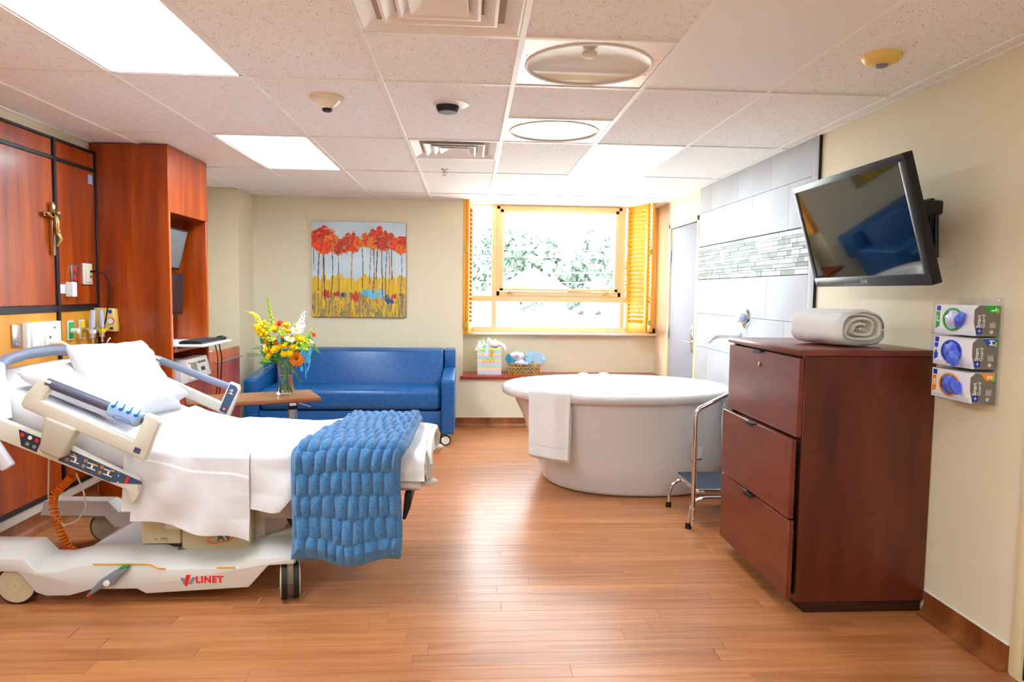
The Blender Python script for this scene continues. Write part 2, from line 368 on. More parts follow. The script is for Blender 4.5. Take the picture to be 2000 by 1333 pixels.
# ceiling: slab, steel grid, lay-in tiles
ce = S('ceiling', B(XL-.15, XR+.15, YF-.15, YW+.15, CZ+.14, CZ+.3), 'ceil', smooth=0)
GX = [.19+.6096*k for k in range(-4, 4)]; GY = [2.0856+1.2192*i for i in range(0, 5)]
XS = [XL]+GX+[XR]; YS = [YF]+[2.0856-1.2192*2, 2.0856-1.2192]+GY+[YB]
for x in GX: B(x-.012, x+.012, YF, YB, CZ-.004, CZ+.012, .0015, 1).part('grid_bar', 'tee', ce)
for y in YS[1:-1]: B(XL, XR, y-.012, y+.012, CZ-.0035, CZ+.011, .0015, 1).part('grid_bar', 'tee', ce)
for (x0, x1, y) in [(GX[3], GX[5], 2.695), (GX[4], GX[5], 3.915), (GX[3], GX[4], 5.134)]: B(x0, x1, y-.012, y+.012, CZ-.0035, CZ+.011, .0015, 1).part('grid_bar', 'tee', ce)
for a, b in [((XL, YF), (XL, YB)), ((XR, YF), (XR, YB))]:
    s = .02 if a[0] < 0 else -.02; B(min(a[0], a[0]+s), max(a[0], a[0]+s), YF, YB, CZ-.003, CZ+.01).part('edge_angle', 'tee', ce)
B(XL, -.08, YB-.02, YB, CZ-.003, CZ+.01).part('edge_angle', 'tee', ce)
LIT = {(1, 0), (1, 2), (5, 2), (1, -2), (5, -2)}     # (column, row) of the light panels; the pair behind the camera is added fill
SM = {(5, 0)}; rowy = {i: YS[i+3] for i in range(-3, 6)}
tc = {}
def tile(x0, x1, y0, y1, m='tile_c'):
    k = (round(x1-x0, 3), round(y1-y0, 3), m)
    if k not in tc: tc[k] = B(-k[0]/2+.008, k[0]/2-.008, -k[1]/2+.008, k[1]/2-.008, 0, .02, .004, 1).mesh('ceiling_tile', m, smooth=0)
    inst('tile', tc[k], ce, ((x0+x1)/2, (y0+y1)/2, CZ+.003))
for c in range(9):
    for r in range(-3, 5):
        x0, x1, y0, y1 = XS[c], XS[c+1], YS[r+3], YS[r+4]
        if (c-1+0, r) in LIT: continue
        if (c-1, r) in SM: tile(x0, x1, y0, y1, 'smooth'); continue
        if r >= 0 and c == 4 and r in (0, 2): tile(x0, x1, y0+.6096, y1); continue
        if r >= 0 and c == 5 and r in (0, 1): tile(x0, x1, y0, y0+.6096); continue
        tile(x0, x1, y0, y1)
B(-.09, XR, YB, YW, CZ, CZ+.02).part('recess_soffit', 'ceil', ce, smooth=0)
B(-.09, XR, YB-.012, YB+.012, CZ-.0035, CZ+.01).part('grid_bar', 'tee', ce)
# right wall tiling
tz = [.0, .39, .685, .98, 1.28, 1.583]; G = .0025
tl = {}
def wtile(y0, y1, z0, z1, m, d=.009, name='tile', bev=.0012):
    k = (round(y1-y0, 3), round(z1-z0, 3), m)
    if k not in tl: tl[k] = B(-d, 0, -k[0]/2+G/2, k[0]/2-G/2, -k[1]/2+G/2, k[1]/2-G/2, bev, 1).mesh('wall_tile', m, smooth=0)
    inst(name, tl[k], wr, (XR-.006, (y0+y1)/2, (z0+z1)/2))
B(XR-.006, XR, 4.18, 6.265, 0.1, CZ).part('grout_bed', 'grout', wr, smooth=0)
B(XR-.017, XR, 4.10, 4.179, 0.1, CZ, .004).part('bullnose_trim', 'walltile', wr)
B(XR-.018, XR, 4.0955, 4.1, 0.1, CZ).part('edge_strip', 'blacktrim', wr, label='thin dark metal edge beside the tiling')
Y0, Y1 = 4.18, 6.265
for i, (z0, z1, off) in enumerate([(.1, .39, 4.18), (.39, .685, 4.48), (.685, .98, 4.18), (.98, 1.28, 4.48), (1.28, 1.583, 4.18), (1.882, 2.183, 4.48), (2.183, CZ, 4.18)]):
    y = off-.592
    while y < Y1:
        a, b = max(y, Y0), min(y+.592, Y1); y += .592
        if b-a > .03: wtile(a, b, z0, z1, 'walltile')
z = 1.586; i = 0; random.seed(3)
while z < 1.878:
    h = [.034, .017, .026, .034, .017][i % 5]; h = min(h, 1.881-z); y = Y0-random.random()*.1
    while y < Y1:
        L = random.choice([.06, .09, .12, .15, .2]); a, b = max(y, Y0), min(y+L, Y1); y += L
        if b-a > .012 and h > .008: wtile(a, b, z, z+h, random.choice(['mos_w', 'mos_w', 'mos_g', 'mos_g', 'mos_l']), random.choice([.008, .01]), 'mosaic_tile', .0006)
    z += h; i += 1
# doors
def door(nm, y0, y1, hinges, handle_y, label):
    d = thing(nm, None, None, (XR, (y0+y1)/2, 0), kind='structure')
    f = MB()
    for a, b in ((y0-.05, y0), (y1, y1+.05)): f.box(XR-.014, XR+.12, a, b, 0, 2.18, .004)
    f.box(XR-.014, XR+.12, y0-.05, y1+.05, 2.13, 2.18, .004); f.part('door_frame', 'jamb', d)
    lf = B(XR+.004, XR+.048, y0+.004, y1-.004, .008, 2.126, .003).part('door_leaf', 'door', d)
    for z in (.3, 1.05, 1.84) if hinges else (): B(XR-.012, XR+.004, y1-.012, y1+.02, z-.06, z+.06, .003).part('hinge', 'steel', lf)
    m = MB(); m.box(XR-.006, XR+.004, handle_y-.03, handle_y+.03, .9, 1.16, .004); m.cyl((XR-.05, handle_y, 1.0), (XR, handle_y, 1.0), .014); m.tube([(XR-.05, handle_y-.01, 1.0), (XR-.055, handle_y+.05, 1.0), (XR-.05, handle_y+.13, .998)], .01, 10); m.cyl((XR-.02, handle_y, 1.11), (XR, handle_y, 1.11), .014)
    m.part('door_handle', 'chrome', lf)
    return d
door('door_1', 6.33, 7.19, True, 6.41, ''); door('door_2', 1.50, 2.40, False, 1.58, '')
# window
wn = thing('window_1', None, None, (1.0, YW, 1.0), kind='structure')
WF0, WF1 = YW-.03, YW+.06
def fr(x0, x1, z0, z1, n='frame_rail', d=0): B(x0, x1, WF0-d, WF1, z0, z1, .004).part(n, 'frame', wn)
fr(-.08, 0.015, .985, 2.62); fr(.238, .292, 1.06, 2.6, 'mullion', .005); fr(1.69, 1.738, 1.06, 2.6, 'mullion', .005); fr(2.03, XR, .985, 2.62)
fr(-.08, XR, 1.0, 1.062); fr(-.08, XR, 1.345, 1.41, 'transom', .003); fr(-.08, XR, 2.40, 2.44, 'transom', .003); fr(-.08, XR, 2.58, 2.64)
B(-.08, XR, YW-.10, YW+.02, .978, 1.0, .004).part('window_stool', 'white', wn)
# opening sash
sh = MB(); X0, X1, Z0, Z1 = .292, 1.69, 1.41, 2.40
for a in ((X0, X0+.035, Z0, Z1), (X1-.035, X1, Z0, Z1), (X0, X1, Z0, Z0+.05), (X0, X1, Z1-.035, Z1)): sh.box(a[0], a[1], WF0-.012, WF1-.02, a[2], a[3], .003)
for a in ((X0+.038, X0+.075, Z0+.053, Z1-.038), (X1-.075, X1-.038, Z0+.053, Z1-.038), (X0+.038, X1-.038, Z0+.053, Z0+.085), (X0+.038, X1-.038, Z1-.072, Z1-.038)): sh.box(a[0], a[1], WF0-.03, WF1-.02, a[2], a[3], .003)
sh = sh.part('sash', 'frame', wn)
for x in (.44, 1.52):
    m = MB(); m.box(x-.02, x+.02, WF0-.045, WF0-.03, Z0+.03, Z0+.05, .003); m.tube([(x-.03, WF0-.045, Z0+.012), (x, WF0-.055, Z0+.04), (x+.03, WF0-.045, Z0+.012)], .006); m.part('latch', 'hinge', sh)
for a in ((.015, .238, 1.062, 1.345), (.292, 1.69, 1.062, 1.345), (1.738, 2.03, 1.062, 1.345), (.015, .238, 1.41, 2.40), (1.738, 2.03, 1.41, 2.40), (X0+.075, X1-.075, Z0+.085, Z1-.072), (.015, .238, 2.44, 2.58), (.292, 1.69, 2.44, 2.58), (1.738, 2.03, 2.44, 2.58)):
    B(a[0], a[1], YW+.02, YW+.024, a[2], a[3]).part('pane', 'glass', wn, smooth=0)
B(-.3, XR+.3, YW+.06, YW+.15, 2.6, CZ+.4).part('lintel', 'wall', wb, smooth=0)
ws = B(-.095, XR, YB-.035, YW, .515, .552, .006)
ws.top('window_shelf', 'sill', (1, YB, .515), 'long polished cherry shelf running below the window', 'shelf')
# wardrobe of light: fixtures in the ceiling
def panel_light(x0, x1, y0, y1, label):
    t = thing('ceiling_light', label, 'ceiling light', ((x0+x1)/2, (y0+y1)/2, CZ-.004), 'recessed ceiling light panels')
    m = MB(); a = .014
    for q in ((x0+a, x0+a+.012, y0+a, y1-a), (x1-a-.012, x1-a, y0+a, y1-a), (x0+a, x1-a, y0+a, y0+a+.012), (x0+a, x1-a, y1-a-.012, y1-a)): m.box(q[0], q[1], q[2], q[3], CZ-.001, CZ+.02)
    m.part('housing', 'tee', t); B(x0+.026, x1-.026, y0+.026, y1-.026, CZ+.004, CZ+.008).part('diffuser', 'lit', t, smooth=0)
def gx(c): return XS[c], XS[c+1]
panel_light(*gx(2), GY[0], GY[1], 'large glowing ceiling light panel nearest the camera above the bed'); panel_light(*gx(2), GY[2], GY[3], 'glowing ceiling light panel beside the tall cherry cabinet'); panel_light(*gx(6), GY[2], GY[3], 'glowing ceiling light panel above the bathtub')
panel_light(*gx(2), YS[1], YS[2], 'unseen ceiling light panel added for fill behind the camera on the bed side'); panel_light(*gx(6), YS[1], YS[2], 'unseen ceiling light panel added for fill behind the camera on the door side')  # unseen panels, added behind the camera as fill light
def exam(x0, x1, y0, y1, label):
    t = thing('exam_light', label, 'ceiling light', ((x0+x1)/2, (y0+y1)/2, CZ-.004), 'round mirrored exam lights'); cx, cy = (x0+x1)/2, (y0+y1)/2; R = .262; m = MB()
    n = 48; sq = []
    for k in range(n):
        a = 2*PI*k/n; c_, s_ = math.cos(a), math.sin(a); f = .292/max(abs(c_), abs(s_)); sq.append((cx+c_*f, cy+s_*f, CZ+.001))
    m.loft([sq, [(cx+R*math.cos(2*PI*k/n), cy+R*math.sin(2*PI*k/n), CZ+.001) for k in range(n)], [(cx+R*math.cos(2*PI*k/n), cy+R*math.sin(2*PI*k/n), CZ+.02) for k in range(n)]], caps=False)
    for px, py in ((-.27, .1), (-.27, -.1), (.27, .1), (.27, -.1)): m.cyl((cx+px, cy+py, CZ-.001), (cx+px, cy+py, CZ+.003), .005, n=8)
    m.part('mirror_plate', 'satin', t); m = MB(); m.lathe([(R+.01, .0), (R+.008, -.004), (R+.002, -.005), (R-.003, .001)], (cx, cy, CZ), 48, caps=False); m.part('trim_ring', 'smooth', t, smooth=60)
    m = MB(); m.lathe([(R, .008), (R*.94, .018), (R*.8, .035), (R*.6, .048), (R*.35, .055), (.001, .057)], (cx, cy, CZ), 48, caps=False); m.part('reflector', 'mirror', t)
    m = MB(); m.lathe([(R-.003, .003), (R-.003, .006)], (cx, cy, CZ), 48); m.part('lens', 'lens', t)
    m = MB(); m.lathe([(.001, .05), (.03, .048), (.034, .034), (.02, .026), (.001, .025)], (cx+.0, cy-.03, CZ), 24, caps=False); m.part('lamp_head', 'ivory', t)
exam(*gx(5), 2.695, 3.305, 'mirrored round exam light nearest the camera, right of the square vent'); exam(*gx(5), 3.915, 4.524, 'smaller-looking mirrored round exam light farther toward the window')
def vent(x0, x1, y0, y1, label, mt):
    t = thing('ceiling_vent', label, 'vent', ((x0+x1)/2, (y0+y1)/2, CZ-.004), 'square ceiling air diffusers'); cx, cy = (x0+x1)/2, (y0+y1)/2
    def sqr(h, z): return [(cx-h, cy-h, z), (cx+h, cy-h, z), (cx+h, cy+h, z), (cx-h, cy+h, z)]
    B(cx-.28, cx+.28, cy-.28, cy+.28, CZ+.024, CZ+.028).part('duct_opening', 'duct', t, smooth=0)
    m = MB(); m.loft([sqr(.292, CZ-.001), sqr(.283, CZ-.002), sqr(.235, CZ+.02), sqr(.232, CZ+.022)], caps=False); m.part('outer_frame', mt, t, smooth=20)
    for h, z in ((.205, -.004), (.145, -.007)):
        m = MB(); m.loft([sqr(h, CZ+z), sqr(h-.012, CZ+z-.001), sqr(h-.05, CZ+z+.024), sqr(h-.046, CZ+z+.026), sqr(h-.002, CZ+z+.004)], caps=False); m.part('vane', mt, t, smooth=20)
    m = MB(); m.loft([sqr(.1, CZ-.009), sqr(.098, CZ-.0095), sqr(.035, CZ+.012)], caps=False); m.poly(sqr(.035, CZ+.012)); m.part('centre_cone', mt, t, smooth=20)
vent(*gx(4), GY[0], 2.695, 'square louvred ceiling vent cut by the top of the picture', 'tee'); vent(*gx(4), GY[2], 5.134, 'square ceiling vent farther back, above the sprinkler', 'tee')
t = thing('smoke_detector', 'ivory cone-shaped smoke detector on the ceiling', 'smoke detector', (-.725, 3.6, CZ-.06)); m = MB(); m.lathe([(.085, .003), (.085, -.012), (.07, -.016)], (-.725, 3.6, CZ), 32); m.part('base_plate', 'ivory', t); m = MB(); m.lathe([(.066, -.014), (.062, -.022), (.03, -.052), (.03, -.058)], (-.725, 3.6, CZ), 32); m.part('cone', 'ivory', t); m = MB(); m.lathe([(.024, -.058), (.026, -.066), (.02, -.072)], (-.725, 3.6, CZ), 20); m.part('sensor_tip', 'black', t)
t = thing('ceiling_speaker', 'black dome device in a white ring on the ceiling', 'ceiling sensor', (-.12, 3.67, CZ-.04)); m = MB(); m.lathe([(.092, .003), (.09, -.006), (.06, -.008)], (-.105, 3.655, CZ), 32); m.part('ring', 'white', t); m = MB(); m.lathe([(.06, -.006), (.058, -.022), (.05, -.038)], (-.125, 3.68, CZ), 32); m.part('dome', 'blacktrim', t); m = MB(); m.lathe([(.046, -.0375), (.044, -.040)], (-.125, 3.68, CZ), 32); m.part('face', 'grey', t)
t = thing('sprinkler', 'small chrome fire sprinkler on the ceiling before the window', 'sprinkler', (-.21, 5.6, CZ-.05)); m = MB(); m.lathe([(.032, .003), (.03, -.006), (.012, -.008)], (-.21, 5.6, CZ), 24); m.part('escutcheon', 'chrome', t); m = MB(); m.cyl((-.21, 5.6, CZ), (-.21, 5.6, CZ-.03), .009)
for s in (-1, 1): m.tube([(-.21+s*.008, 5.6, CZ-.02), (-.21+s*.016, 5.6, CZ-.03), (-.21+s*.006, 5.6, CZ-.045)], .003, 6)
m.lathe([(.016, -.046), (.016, -.049)], (-.21, 5.6, CZ), 16); m.part('head', 'steel', t)
t = thing('motion_sensor', 'yellowed round motion sensor on the ceiling near the television wall', 'motion sensor', (1.645, 2.76, CZ-.05)); m = MB(); m.lathe([(.075, .003), (.075, -.008), (.062, -.024), (.04, -.034), (.03, -.035)], (1.645, 2.76, CZ), 36); m.part('housing', 'yellowed', t); m = MB(); m.lathe([(.026, -.033), (.022, -.042), (.01, -.046)], (1.645, 2.76, CZ), 24); m.part('lens', 'grey', t)
# shutters
sx = [.36]
def louvre_panel(t, a, b, z0, z1, nm='shutter_panel', rod=True):
    a, b = Vector(a), Vector(b); d = (b-a).normalized(); L = (b-a).length; nn = Vector((-d.y, d.x, 0)); m = MB(); m.M = frame_M(a, d, nn)
    # local: x along panel, y normal, z... build with z up
    st = .045
    m.box(0, st, -.014, .014, z0, z1, .003); m.box(L-st, L, -.014, .014, z0, z1, .003); m.box(st, L-st, -.012, .012, z0, z0+.095, .003); m.box(st, L-st, -.012, .012, z1-.05, z1, .003)
    p = m.part(nm, 'shutter', t); n = 27; h0, h1 = z0+.115, z1-.06
    me = B(-(L/2-st), L/2-st, -.026, .026, -.0035, .0035, .003, 1).mesh('louvre', 'shutter')
    ang = math.atan2(d.y, d.x)
    for i in range(n):
        zc = h0+(h1-h0)*i/(n-1); c = a+d*(L/2); o = inst('louvre', me, p, (c.x, c.y, zc)); o.rotation_euler = Matrix.Rotation(ang, 3, 'Z').to_4x4().to_euler() if 0 else (Matrix.Rotation(ang, 4, 'Z') @ Matrix.Rotation(math.radians(-52 if rod else 30), 4, 'X')).to_euler()
    if rod:
        c = a+d*(L/2)+nn*.034; B(c.x-.005, c.x+.005, c.y-.005, c.y+.005, h0+.0, h1, .002, 1).part('tilt_rod', 'cherry2', p)
    return p
def hingeset(t, x, y, zs):
    for z in zs: B(x-.022, x+.022, y-.006, y, z-.03, z+.03, .002, 1).part('hinge', 'hinge', t)
t = thing('window_shutter', 'golden louvred shutter folded at the right side of the window', 'shutter', (1.85, 7.45, 1.03), 'folding window shutters')
louvre_panel(t, (1.765, 7.72, 0), (1.905, 7.36, 0), 1.035, 2.41); louvre_panel(t, (1.955, 7.36, 0), (2.005, 7.74, 0), 1.035, 2.41, rod=False); hingeset(t, 1.935, 7.345, (1.14, 1.9))
t = thing('window_shutter', 'golden louvred shutter seen edge-on at the left side of the window', 'shutter', (-.04, 7.4, 1.0), 'folding window shutters')
louvre_panel(t, (-.062, 7.36, 0), (-.06, 7.72, 0), 1.0, 2.41, rod=False); louvre_panel(t, (-.03, 7.36, 0), (.012, 7.72, 0), 1.0, 2.41, rod=False); hingeset(t, -.045, 7.345, (1.09, 1.9))
# window outside
gd = S('ground', B(-150, 150, YW+.3, 320, -1.9, -1.75), 'grass'); S('road', B(-150, 150, 88, 128, -1.749, -1.72), 'road')
def tree(x, y, h, r, label, m='foliage', seed=0, tr=.35, zb=-1.75, n=2600):
    rd = random.Random(seed); t = thing('tree' if tr else 'bush', label, 'tree' if tr else 'bush', (x, y, zb), 'plants outside the window')
    if tr:
        b = MB(); b.tube([(x, y, zb), (x+.2, y, zb+h*.3), (x, y, zb+h*.6)], [r*.07, r*.05, r*.03], 8); b.part('trunk', 'bark', t)
    lobes = [(rd.uniform(-.6, .6), rd.uniform(-.5, .5), rd.uniform(-.5, .6), rd.uniform(.35, .6)) for _ in range(11)]; b = MB(); cz = zb+h-r*.8 if tr else zb+h*.45
    vs = []
    for i in range(n):
        L = rd.choice(lobes); v = Vector((rd.gauss(0, 1), rd.gauss(0, 1), rd.gauss(0, 1))).normalized()*(L[3]*rd.uniform(.75, 1.05)); c = Vector((x+(L[0]+v.x)*r, y+(L[1]+v.y)*r, cz+(L[2]+v.z)*r*(.9 if tr else h/2.2/r))); s = r*.085
        e1 = Vector((rd.gauss(0, 1), rd.gauss(0, 1), rd.gauss(0, 1))).normalized(); e2 = e1.orthogonal().normalized(); b.poly([c-e1*s, c-e2*s, c+e1*s, c+e2*s])
    b.part('crown', m, t, smooth=0, recalc=False)
tree(10.5, 125, 16, 8.5, 'broad pale tree seen through the middle window pane', 'foliage', 1); tree(24.5, 118, 15.5, 7.5, 'tree at the right of the middle window pane', 'foliage', 2); tree(17, 132, 11, 6.5, 'lower tree between the two tall trees outside', 'foliage2', 3); tree(-2, 128, 10.5, 6.5, 'tree seen through the narrow left window pane', 'foliage2', 4); tree(31, 128, 10, 6, 'distant tree half behind the right shutter', 'foliage2', 5, n=1500)
tree(8.2, 92, 3.6, 2.3, 'round bush on the verge in the lower window pane', 'foliage', 6, 0, n=1500)
t = thing('house', 'white house with pale hipped roof among the trees outside', 'house', (9.8, 112, -1.75)); B(4.8, 15.2, 108, 118, -1.75, 2.0).part('walls', 'housewall', t, smooth=0); m = MB(); m.loft([[(4.2, 107.4, 2.0), (15.8, 107.4, 2.0), (15.8, 118.6, 2.0), (4.2, 118.6, 2.0)], [(9.2, 112.5, 5.2), (10.4, 112.5, 5.2), (10.4, 113.5, 5.2), (9.2, 113.5, 5.2)]]); m.part('roof', 'houseroof', t, smooth=0)
for x in (6.2, 9.4, 12.6): B(x, x+1.2, 107.9, 108, -.2, 1.2).part('house_window', 'houseglass', t, smooth=0)
t = thing('outbuilding', 'low pale building with dark windows in the left window pane', 'building', (-1, 100, -1.75)); B(-6, 3.2, 98, 106, -1.75, .9).part('walls', 'housewall', t, smooth=0); B(-6.4, 3.6, 97.4, 106.5, .9, 1.3).part('roof', 'houseroof', t, smooth=0)
for x in (-2.4, .2, 1.8): B(x, x+1.3, 97.9, 98, -1.1, .1).part('house_window', 'houseglass', t, smooth=0)
t = thing('car', 'silver car parked on the road outside the lower pane', 'car', (17.4, 100, -1.72)); m = MB(); m.prism([(15.3, -1.4), (19.5, -1.4), (19.6, -.95), (19.3, -.75), (18.5, -.68), (17.9, -.2), (16.4, -.2), (15.9, -.7), (15.3, -.8)], 'y', 99.2, 100.9, .08); m.part('body', 'carpaint', t); m = MB(); m.prism([(16.1, -.68), (18.3, -.68), (17.8, -.26), (16.5, -.26)], 'y', 99.17, 100.93); m.part('glazing', 'carglass', t)
for x in (16.1, 18.7):
    for y in (99.15, 100.75): m = MB(); m.cyl((x, y, -1.4), (x, y+.2, -1.4), .32); m.part('wheel', 'rubber', t)
t = thing('power_lines', 'overhead wires on poles crossing the view outside the window', 'power lines', (10, 85, -1.75), kind=None)
for z0, z1 in ((7.8, 7.0), (6.6, 6.4), (4.4, 4.6), (3.6, 3.2)): m = MB(); m.tube([(-40, 85, z0), (0, 85, (z0+z1)/2-.8), (60, 85, z1)], .03, 5); m.part('wire', 'ink', t)
for x in (-40, 60): m = MB(); m.cyl((x, 85, -1.75), (x, 85, 8.5), .15, .1, 8); m.part('pole', 'bark', t)
# ------------------------------------------------------------------ headwall
PX = -2.53
t = thing('headwall', 'cherry and maple headwall panelling with black trim behind the bed', 'wall panel', (PX, 4.0, .13))
B(XL, PX-.006, 2.35, 4.88, .17, 2.345).part('backing', 'blacktrim', t, smooth=0)
def hp(y0, y1, z0, z1, m): B(PX-.008, PX+.004, y0, y1, z0, z1, .002, 1).part('panel', m, t)
for y0, y1 in ((2.4, 3.37), (3.4, 4.395), (4.43, 4.865)):
    hp(y0, y1, 2.235, 2.335, 'cherry'); hp(y0, y1, 1.335, 2.215, 'cherry'); hp(y0, y1, .94, 1.295, 'maple'); hp(y0, y1, .2, .92, 'cherry')
def ht(y0, y1, z0, z1, d=.012): B(PX-.01, PX+d, y0, y1, z0, z1, .003, 1).part('trim', 'blacktrim', t)
for y in (2.37, 3.385, 4.41, 4.875): ht(y-.014, y+.014, .17, 2.352, .016)
for z0, z1 in ((2.335, 2.352), (2.213, 2.237), (1.292, 1.335), (.92, .94), (.172, .2)): ht(2.36, 4.88, z0, z1)
B(XL, PX+.004, 2.35, 4.86, .115, .172, .003, 1).part('lower_rail', 'offwhite', t)
B(PX+.004, PX+.006, 4.79, 4.84, 2.13, 2.19).part('sticker', 'gripblue', t, label='small pale blue sticker')
# crucifix
c = thing('crucifix', 'small brass crucifix hung on the cherry headwall', 'crucifix', (PX+.02, 4.36, 1.63)); m = MB(); m.box(PX+.016, PX+.026, 4.347, 4.373, 1.635, 1.955, .003, 1); m.box(PX+.016, PX+.026, 4.27, 4.45, 1.862, 1.89, .003, 1); m.part('cross', 'brass', c)
m = MB(); fx = PX+.036
m.tube([(fx, 4.36, 1.865), (fx+.006, 4.36, 1.84), (fx+.004, 4.362, 1.80), (fx+.008, 4.366, 1.775)], [.012, .017, .014, .014], 10); m.ball((fx+.01, 4.368, 1.89), .014, 1, 1, 1.25)
for s in (-1, 1): m.tube([(fx, 4.36+s*.014, 1.862), (fx, 4.36+s*.045, 1.862), (fx-.004, 4.36+s*.08, 1.88)], [.007, .006, .005], 8); m.tube([(fx+.006, 4.364+s*.006, 1.775), (fx+.022, 4.372+s*.005, 1.735), (fx+.004, 4.362+s*.003, 1.69)], [.009, .008, .005], 8)
m.ball((fx+.008, 4.365, 1.775), .016, 1, 1, .7); m.part('figure', 'brass', c)
m = MB(); m.box(PX+.026, PX+.029, 4.345, 4.375, 1.915, 1.94, .001, 1); m.part('scroll', 'ivory', c)
# devices on the headwall
def plate(name, label, cat, y0, y1, z0, z1, m, d=.012, g=None): return B(PX+.004, PX+.004+d, y0, y1, z0, z1, .003, 2).part('plate', m, thing(name, label, cat, (PX+.004, (y0+y1)/2, z0), g)).parent
o = plate('power_outlet', 'steel power outlet plate with two red sockets', 'outlet', 4.55, 4.62, 1.465, 1.585, 'steel')
for z in (1.555, 1.50):
    m = MB(); m.lathe([(.017, 0), (.017, .006), (.014, .008)], (PX+.014, 4.585, z), 20, axis='x'); m.part('socket', 'redplug', o)
o = plate('call_station', 'white nurse call plate with a black plug and cable', 'wall plate', 4.685, 4.79, 1.465, 1.602, 'white')
B(PX+.014, PX+.024, 4.70, 4.775, 1.48, 1.59, .003).part('cover', 'ivory', o); m = MB(); m.cyl((PX+.02, 4.752, 1.55), (PX+.06, 4.755, 1.552), .008); m.part('plug', 'black', o); B(PX+.023, PX+.027, 4.745, 4.757, 1.508, 1.522).part('port', 'black', o)
m = MB(); P0 = Vector((PX+.06, 4.755, 1.552)); m.tube([(PX+.05, 4.755, 1.552), (PX+.1, 4.775, 1.54), (PX+.12, 4.79, 1.49), (PX+.115, 4.80, 1.38), (PX+.09, 4.80, 1.24), (PX+.06, 4.79, 1.10), (PX+.05, 4.78, .95)], .0045, 8); m.part('cable', 'black', o)
o = thing('wall_dispenser', 'small white dispenser on a bracket below the red outlet', 'dispenser', (PX, 4.5, 1.385)); B(PX+.004, PX+.012, 4.415, 4.49, 1.405, 1.462, .002).part('bracket', 'putty', o); B(PX+.004, PX+.05, 4.492, 4.545, 1.385, 1.478, .006).part('body', 'white', o)
o = plate('blank_plate', 'brushed steel blank plate on the maple panel', 'wall plate', 3.965, 4.04, 1.105, 1.235, 'steel', .008)
for z in (1.125, 1.213): m = MB(); m.lathe([(.004, 0), (.003, .003)], (PX+.012, 4.0, z), 10, axis='x'); m.part('screw', 'ink', o)
o = plate('call_box', 'wide white control box with a green mark on the maple panel', 'control box', 4.06, 4.385, 1.09, 1.24, 'white', .03); B(PX+.03, PX+.044, 4.09, 4.19, 1.1, 1.222, .006).part('cover', 'white', o); B(PX+.03, PX+.04, 4.215, 4.375, 1.1, 1.225, .006).part('cover', 'white', o); B(PX+.039, PX+.042, 4.3, 4.315, 1.196, 1.21).part('green_mark', 'lime', o); B(PX+.039, PX+.043, 4.255, 4.265, 1.14, 1.155).part('port', 'navy_d', o); m = MB(); m.tube([(PX+.04, 4.27, 1.112), (PX+.08, 4.30, 1.11), (PX+.09, 4.34, 1.09)], .014); m.part('plug', 'ivory', o)
for i, (y, mc, nm, lb) in enumerate(((4.525, 'lime', 'gas_outlet', 'green medical gas outlet with a white adapter'), (4.655, 'yel', 'gas_outlet', 'yellow medical air outlet between the two flowmeters'), (4.775, 'grey', 'gas_outlet', 'grey vacuum outlet beside the yellow regulator'))):
    o = plate(nm, lb, 'gas outlet', y-.032, y+.032, 1.11-.002*i, 1.235, 'putty', .01, 'medical gas outlets'); B(PX+.013, PX+.018, y-.025, y+.025, 1.12, 1.225, .002).part('face', mc, o); m = MB(); m.cyl((PX+.016, y, 1.17), (PX+.06, y, 1.17), .016); m.part('adapter', 'white' if i == 0 else 'steel', o)
for i, (y, mc, lb) in enumerate(((4.63, 'lime', 'oxygen flowmeter with clear tube and green knob'), (4.745, 'yel', 'leaning air flowmeter with clear tube and yellow collar'))):
    o = thing('flowmeter', lb, 'flowmeter', (PX+.1, y, 1.08), 'flowmeters on the headwall'); x = PX+.09
    m = MB(); m.tube([(PX+.062, y, 1.172), (x, y, 1.172)], .009); m.cyl((x, y, 1.12), (x, y, 1.19), .019); m.cyl((x, y, 1.085), (x, y, 1.12), .008); m.part('body', 'chrome', o)
    m = MB(); m.cyl((x, y, 1.19), (x+.004, y-(.02 if i else 0), 1.30), .014); m.part('tube', 'film', o); m = MB(); m.cyl((x, y+.018, 1.165), (x, y+.048, 1.165), .014); m.part('knob', mc, o)
    m = MB(); m.lathe([(.021, -.012), (.021, .012)], (x, y, 1.16), 16); m.part('collar', mc if i else 'putty', o)
o = thing('suction_regulator', 'pale yellow regulator box with gauge on the tall cabinet side', 'regulator', (-2.455, 4.82, 1.10)); m = MB(); m.prism([(-2.52, 1.155), (-2.385, 1.15), (-2.395, 1.305), (-2.52, 1.31)], 'y', 4.80, 4.868, .006); m.part('case', 'yellowed', o)
m = MB(); m.lathe([(.013, 0), (.013, .004)], (-2.412, 4.80, 1.285), 18, axis='y'); m.part('badge', 'gl_b', o); m = MB(); m.lathe([(.024, 0), (.024, .006), (.021, .007)], (-2.41, 4.80, 1.222), 28, axis='y'); g = m.part('gauge', 'redplug', o); m = MB(); m.lathe([(.02, .005), (.02, .0085)], (-2.41, 4.80, 1.222), 24, axis='y'); m.part('dial', 'ink', g); m = MB(); m.cyl((-2.41, 4.80, 1.172), (-2.39, 4.77, 1.174), .009); m.part('knob', 'black', o)
m = MB(); m.tube([(-2.47, 4.83, 1.155), (-2.47, 4.83, 1.12)], [.008, .006]); m.part('nipple', 'brass', o); m = MB(); m.tube([(-2.44, 4.85, 1.105), (-2.45, 4.84, 1.09), (-2.46, 4.83, 1.05), (-2.46, 4.83, 1.0)], .006); m.part('hose', 'steel', o)
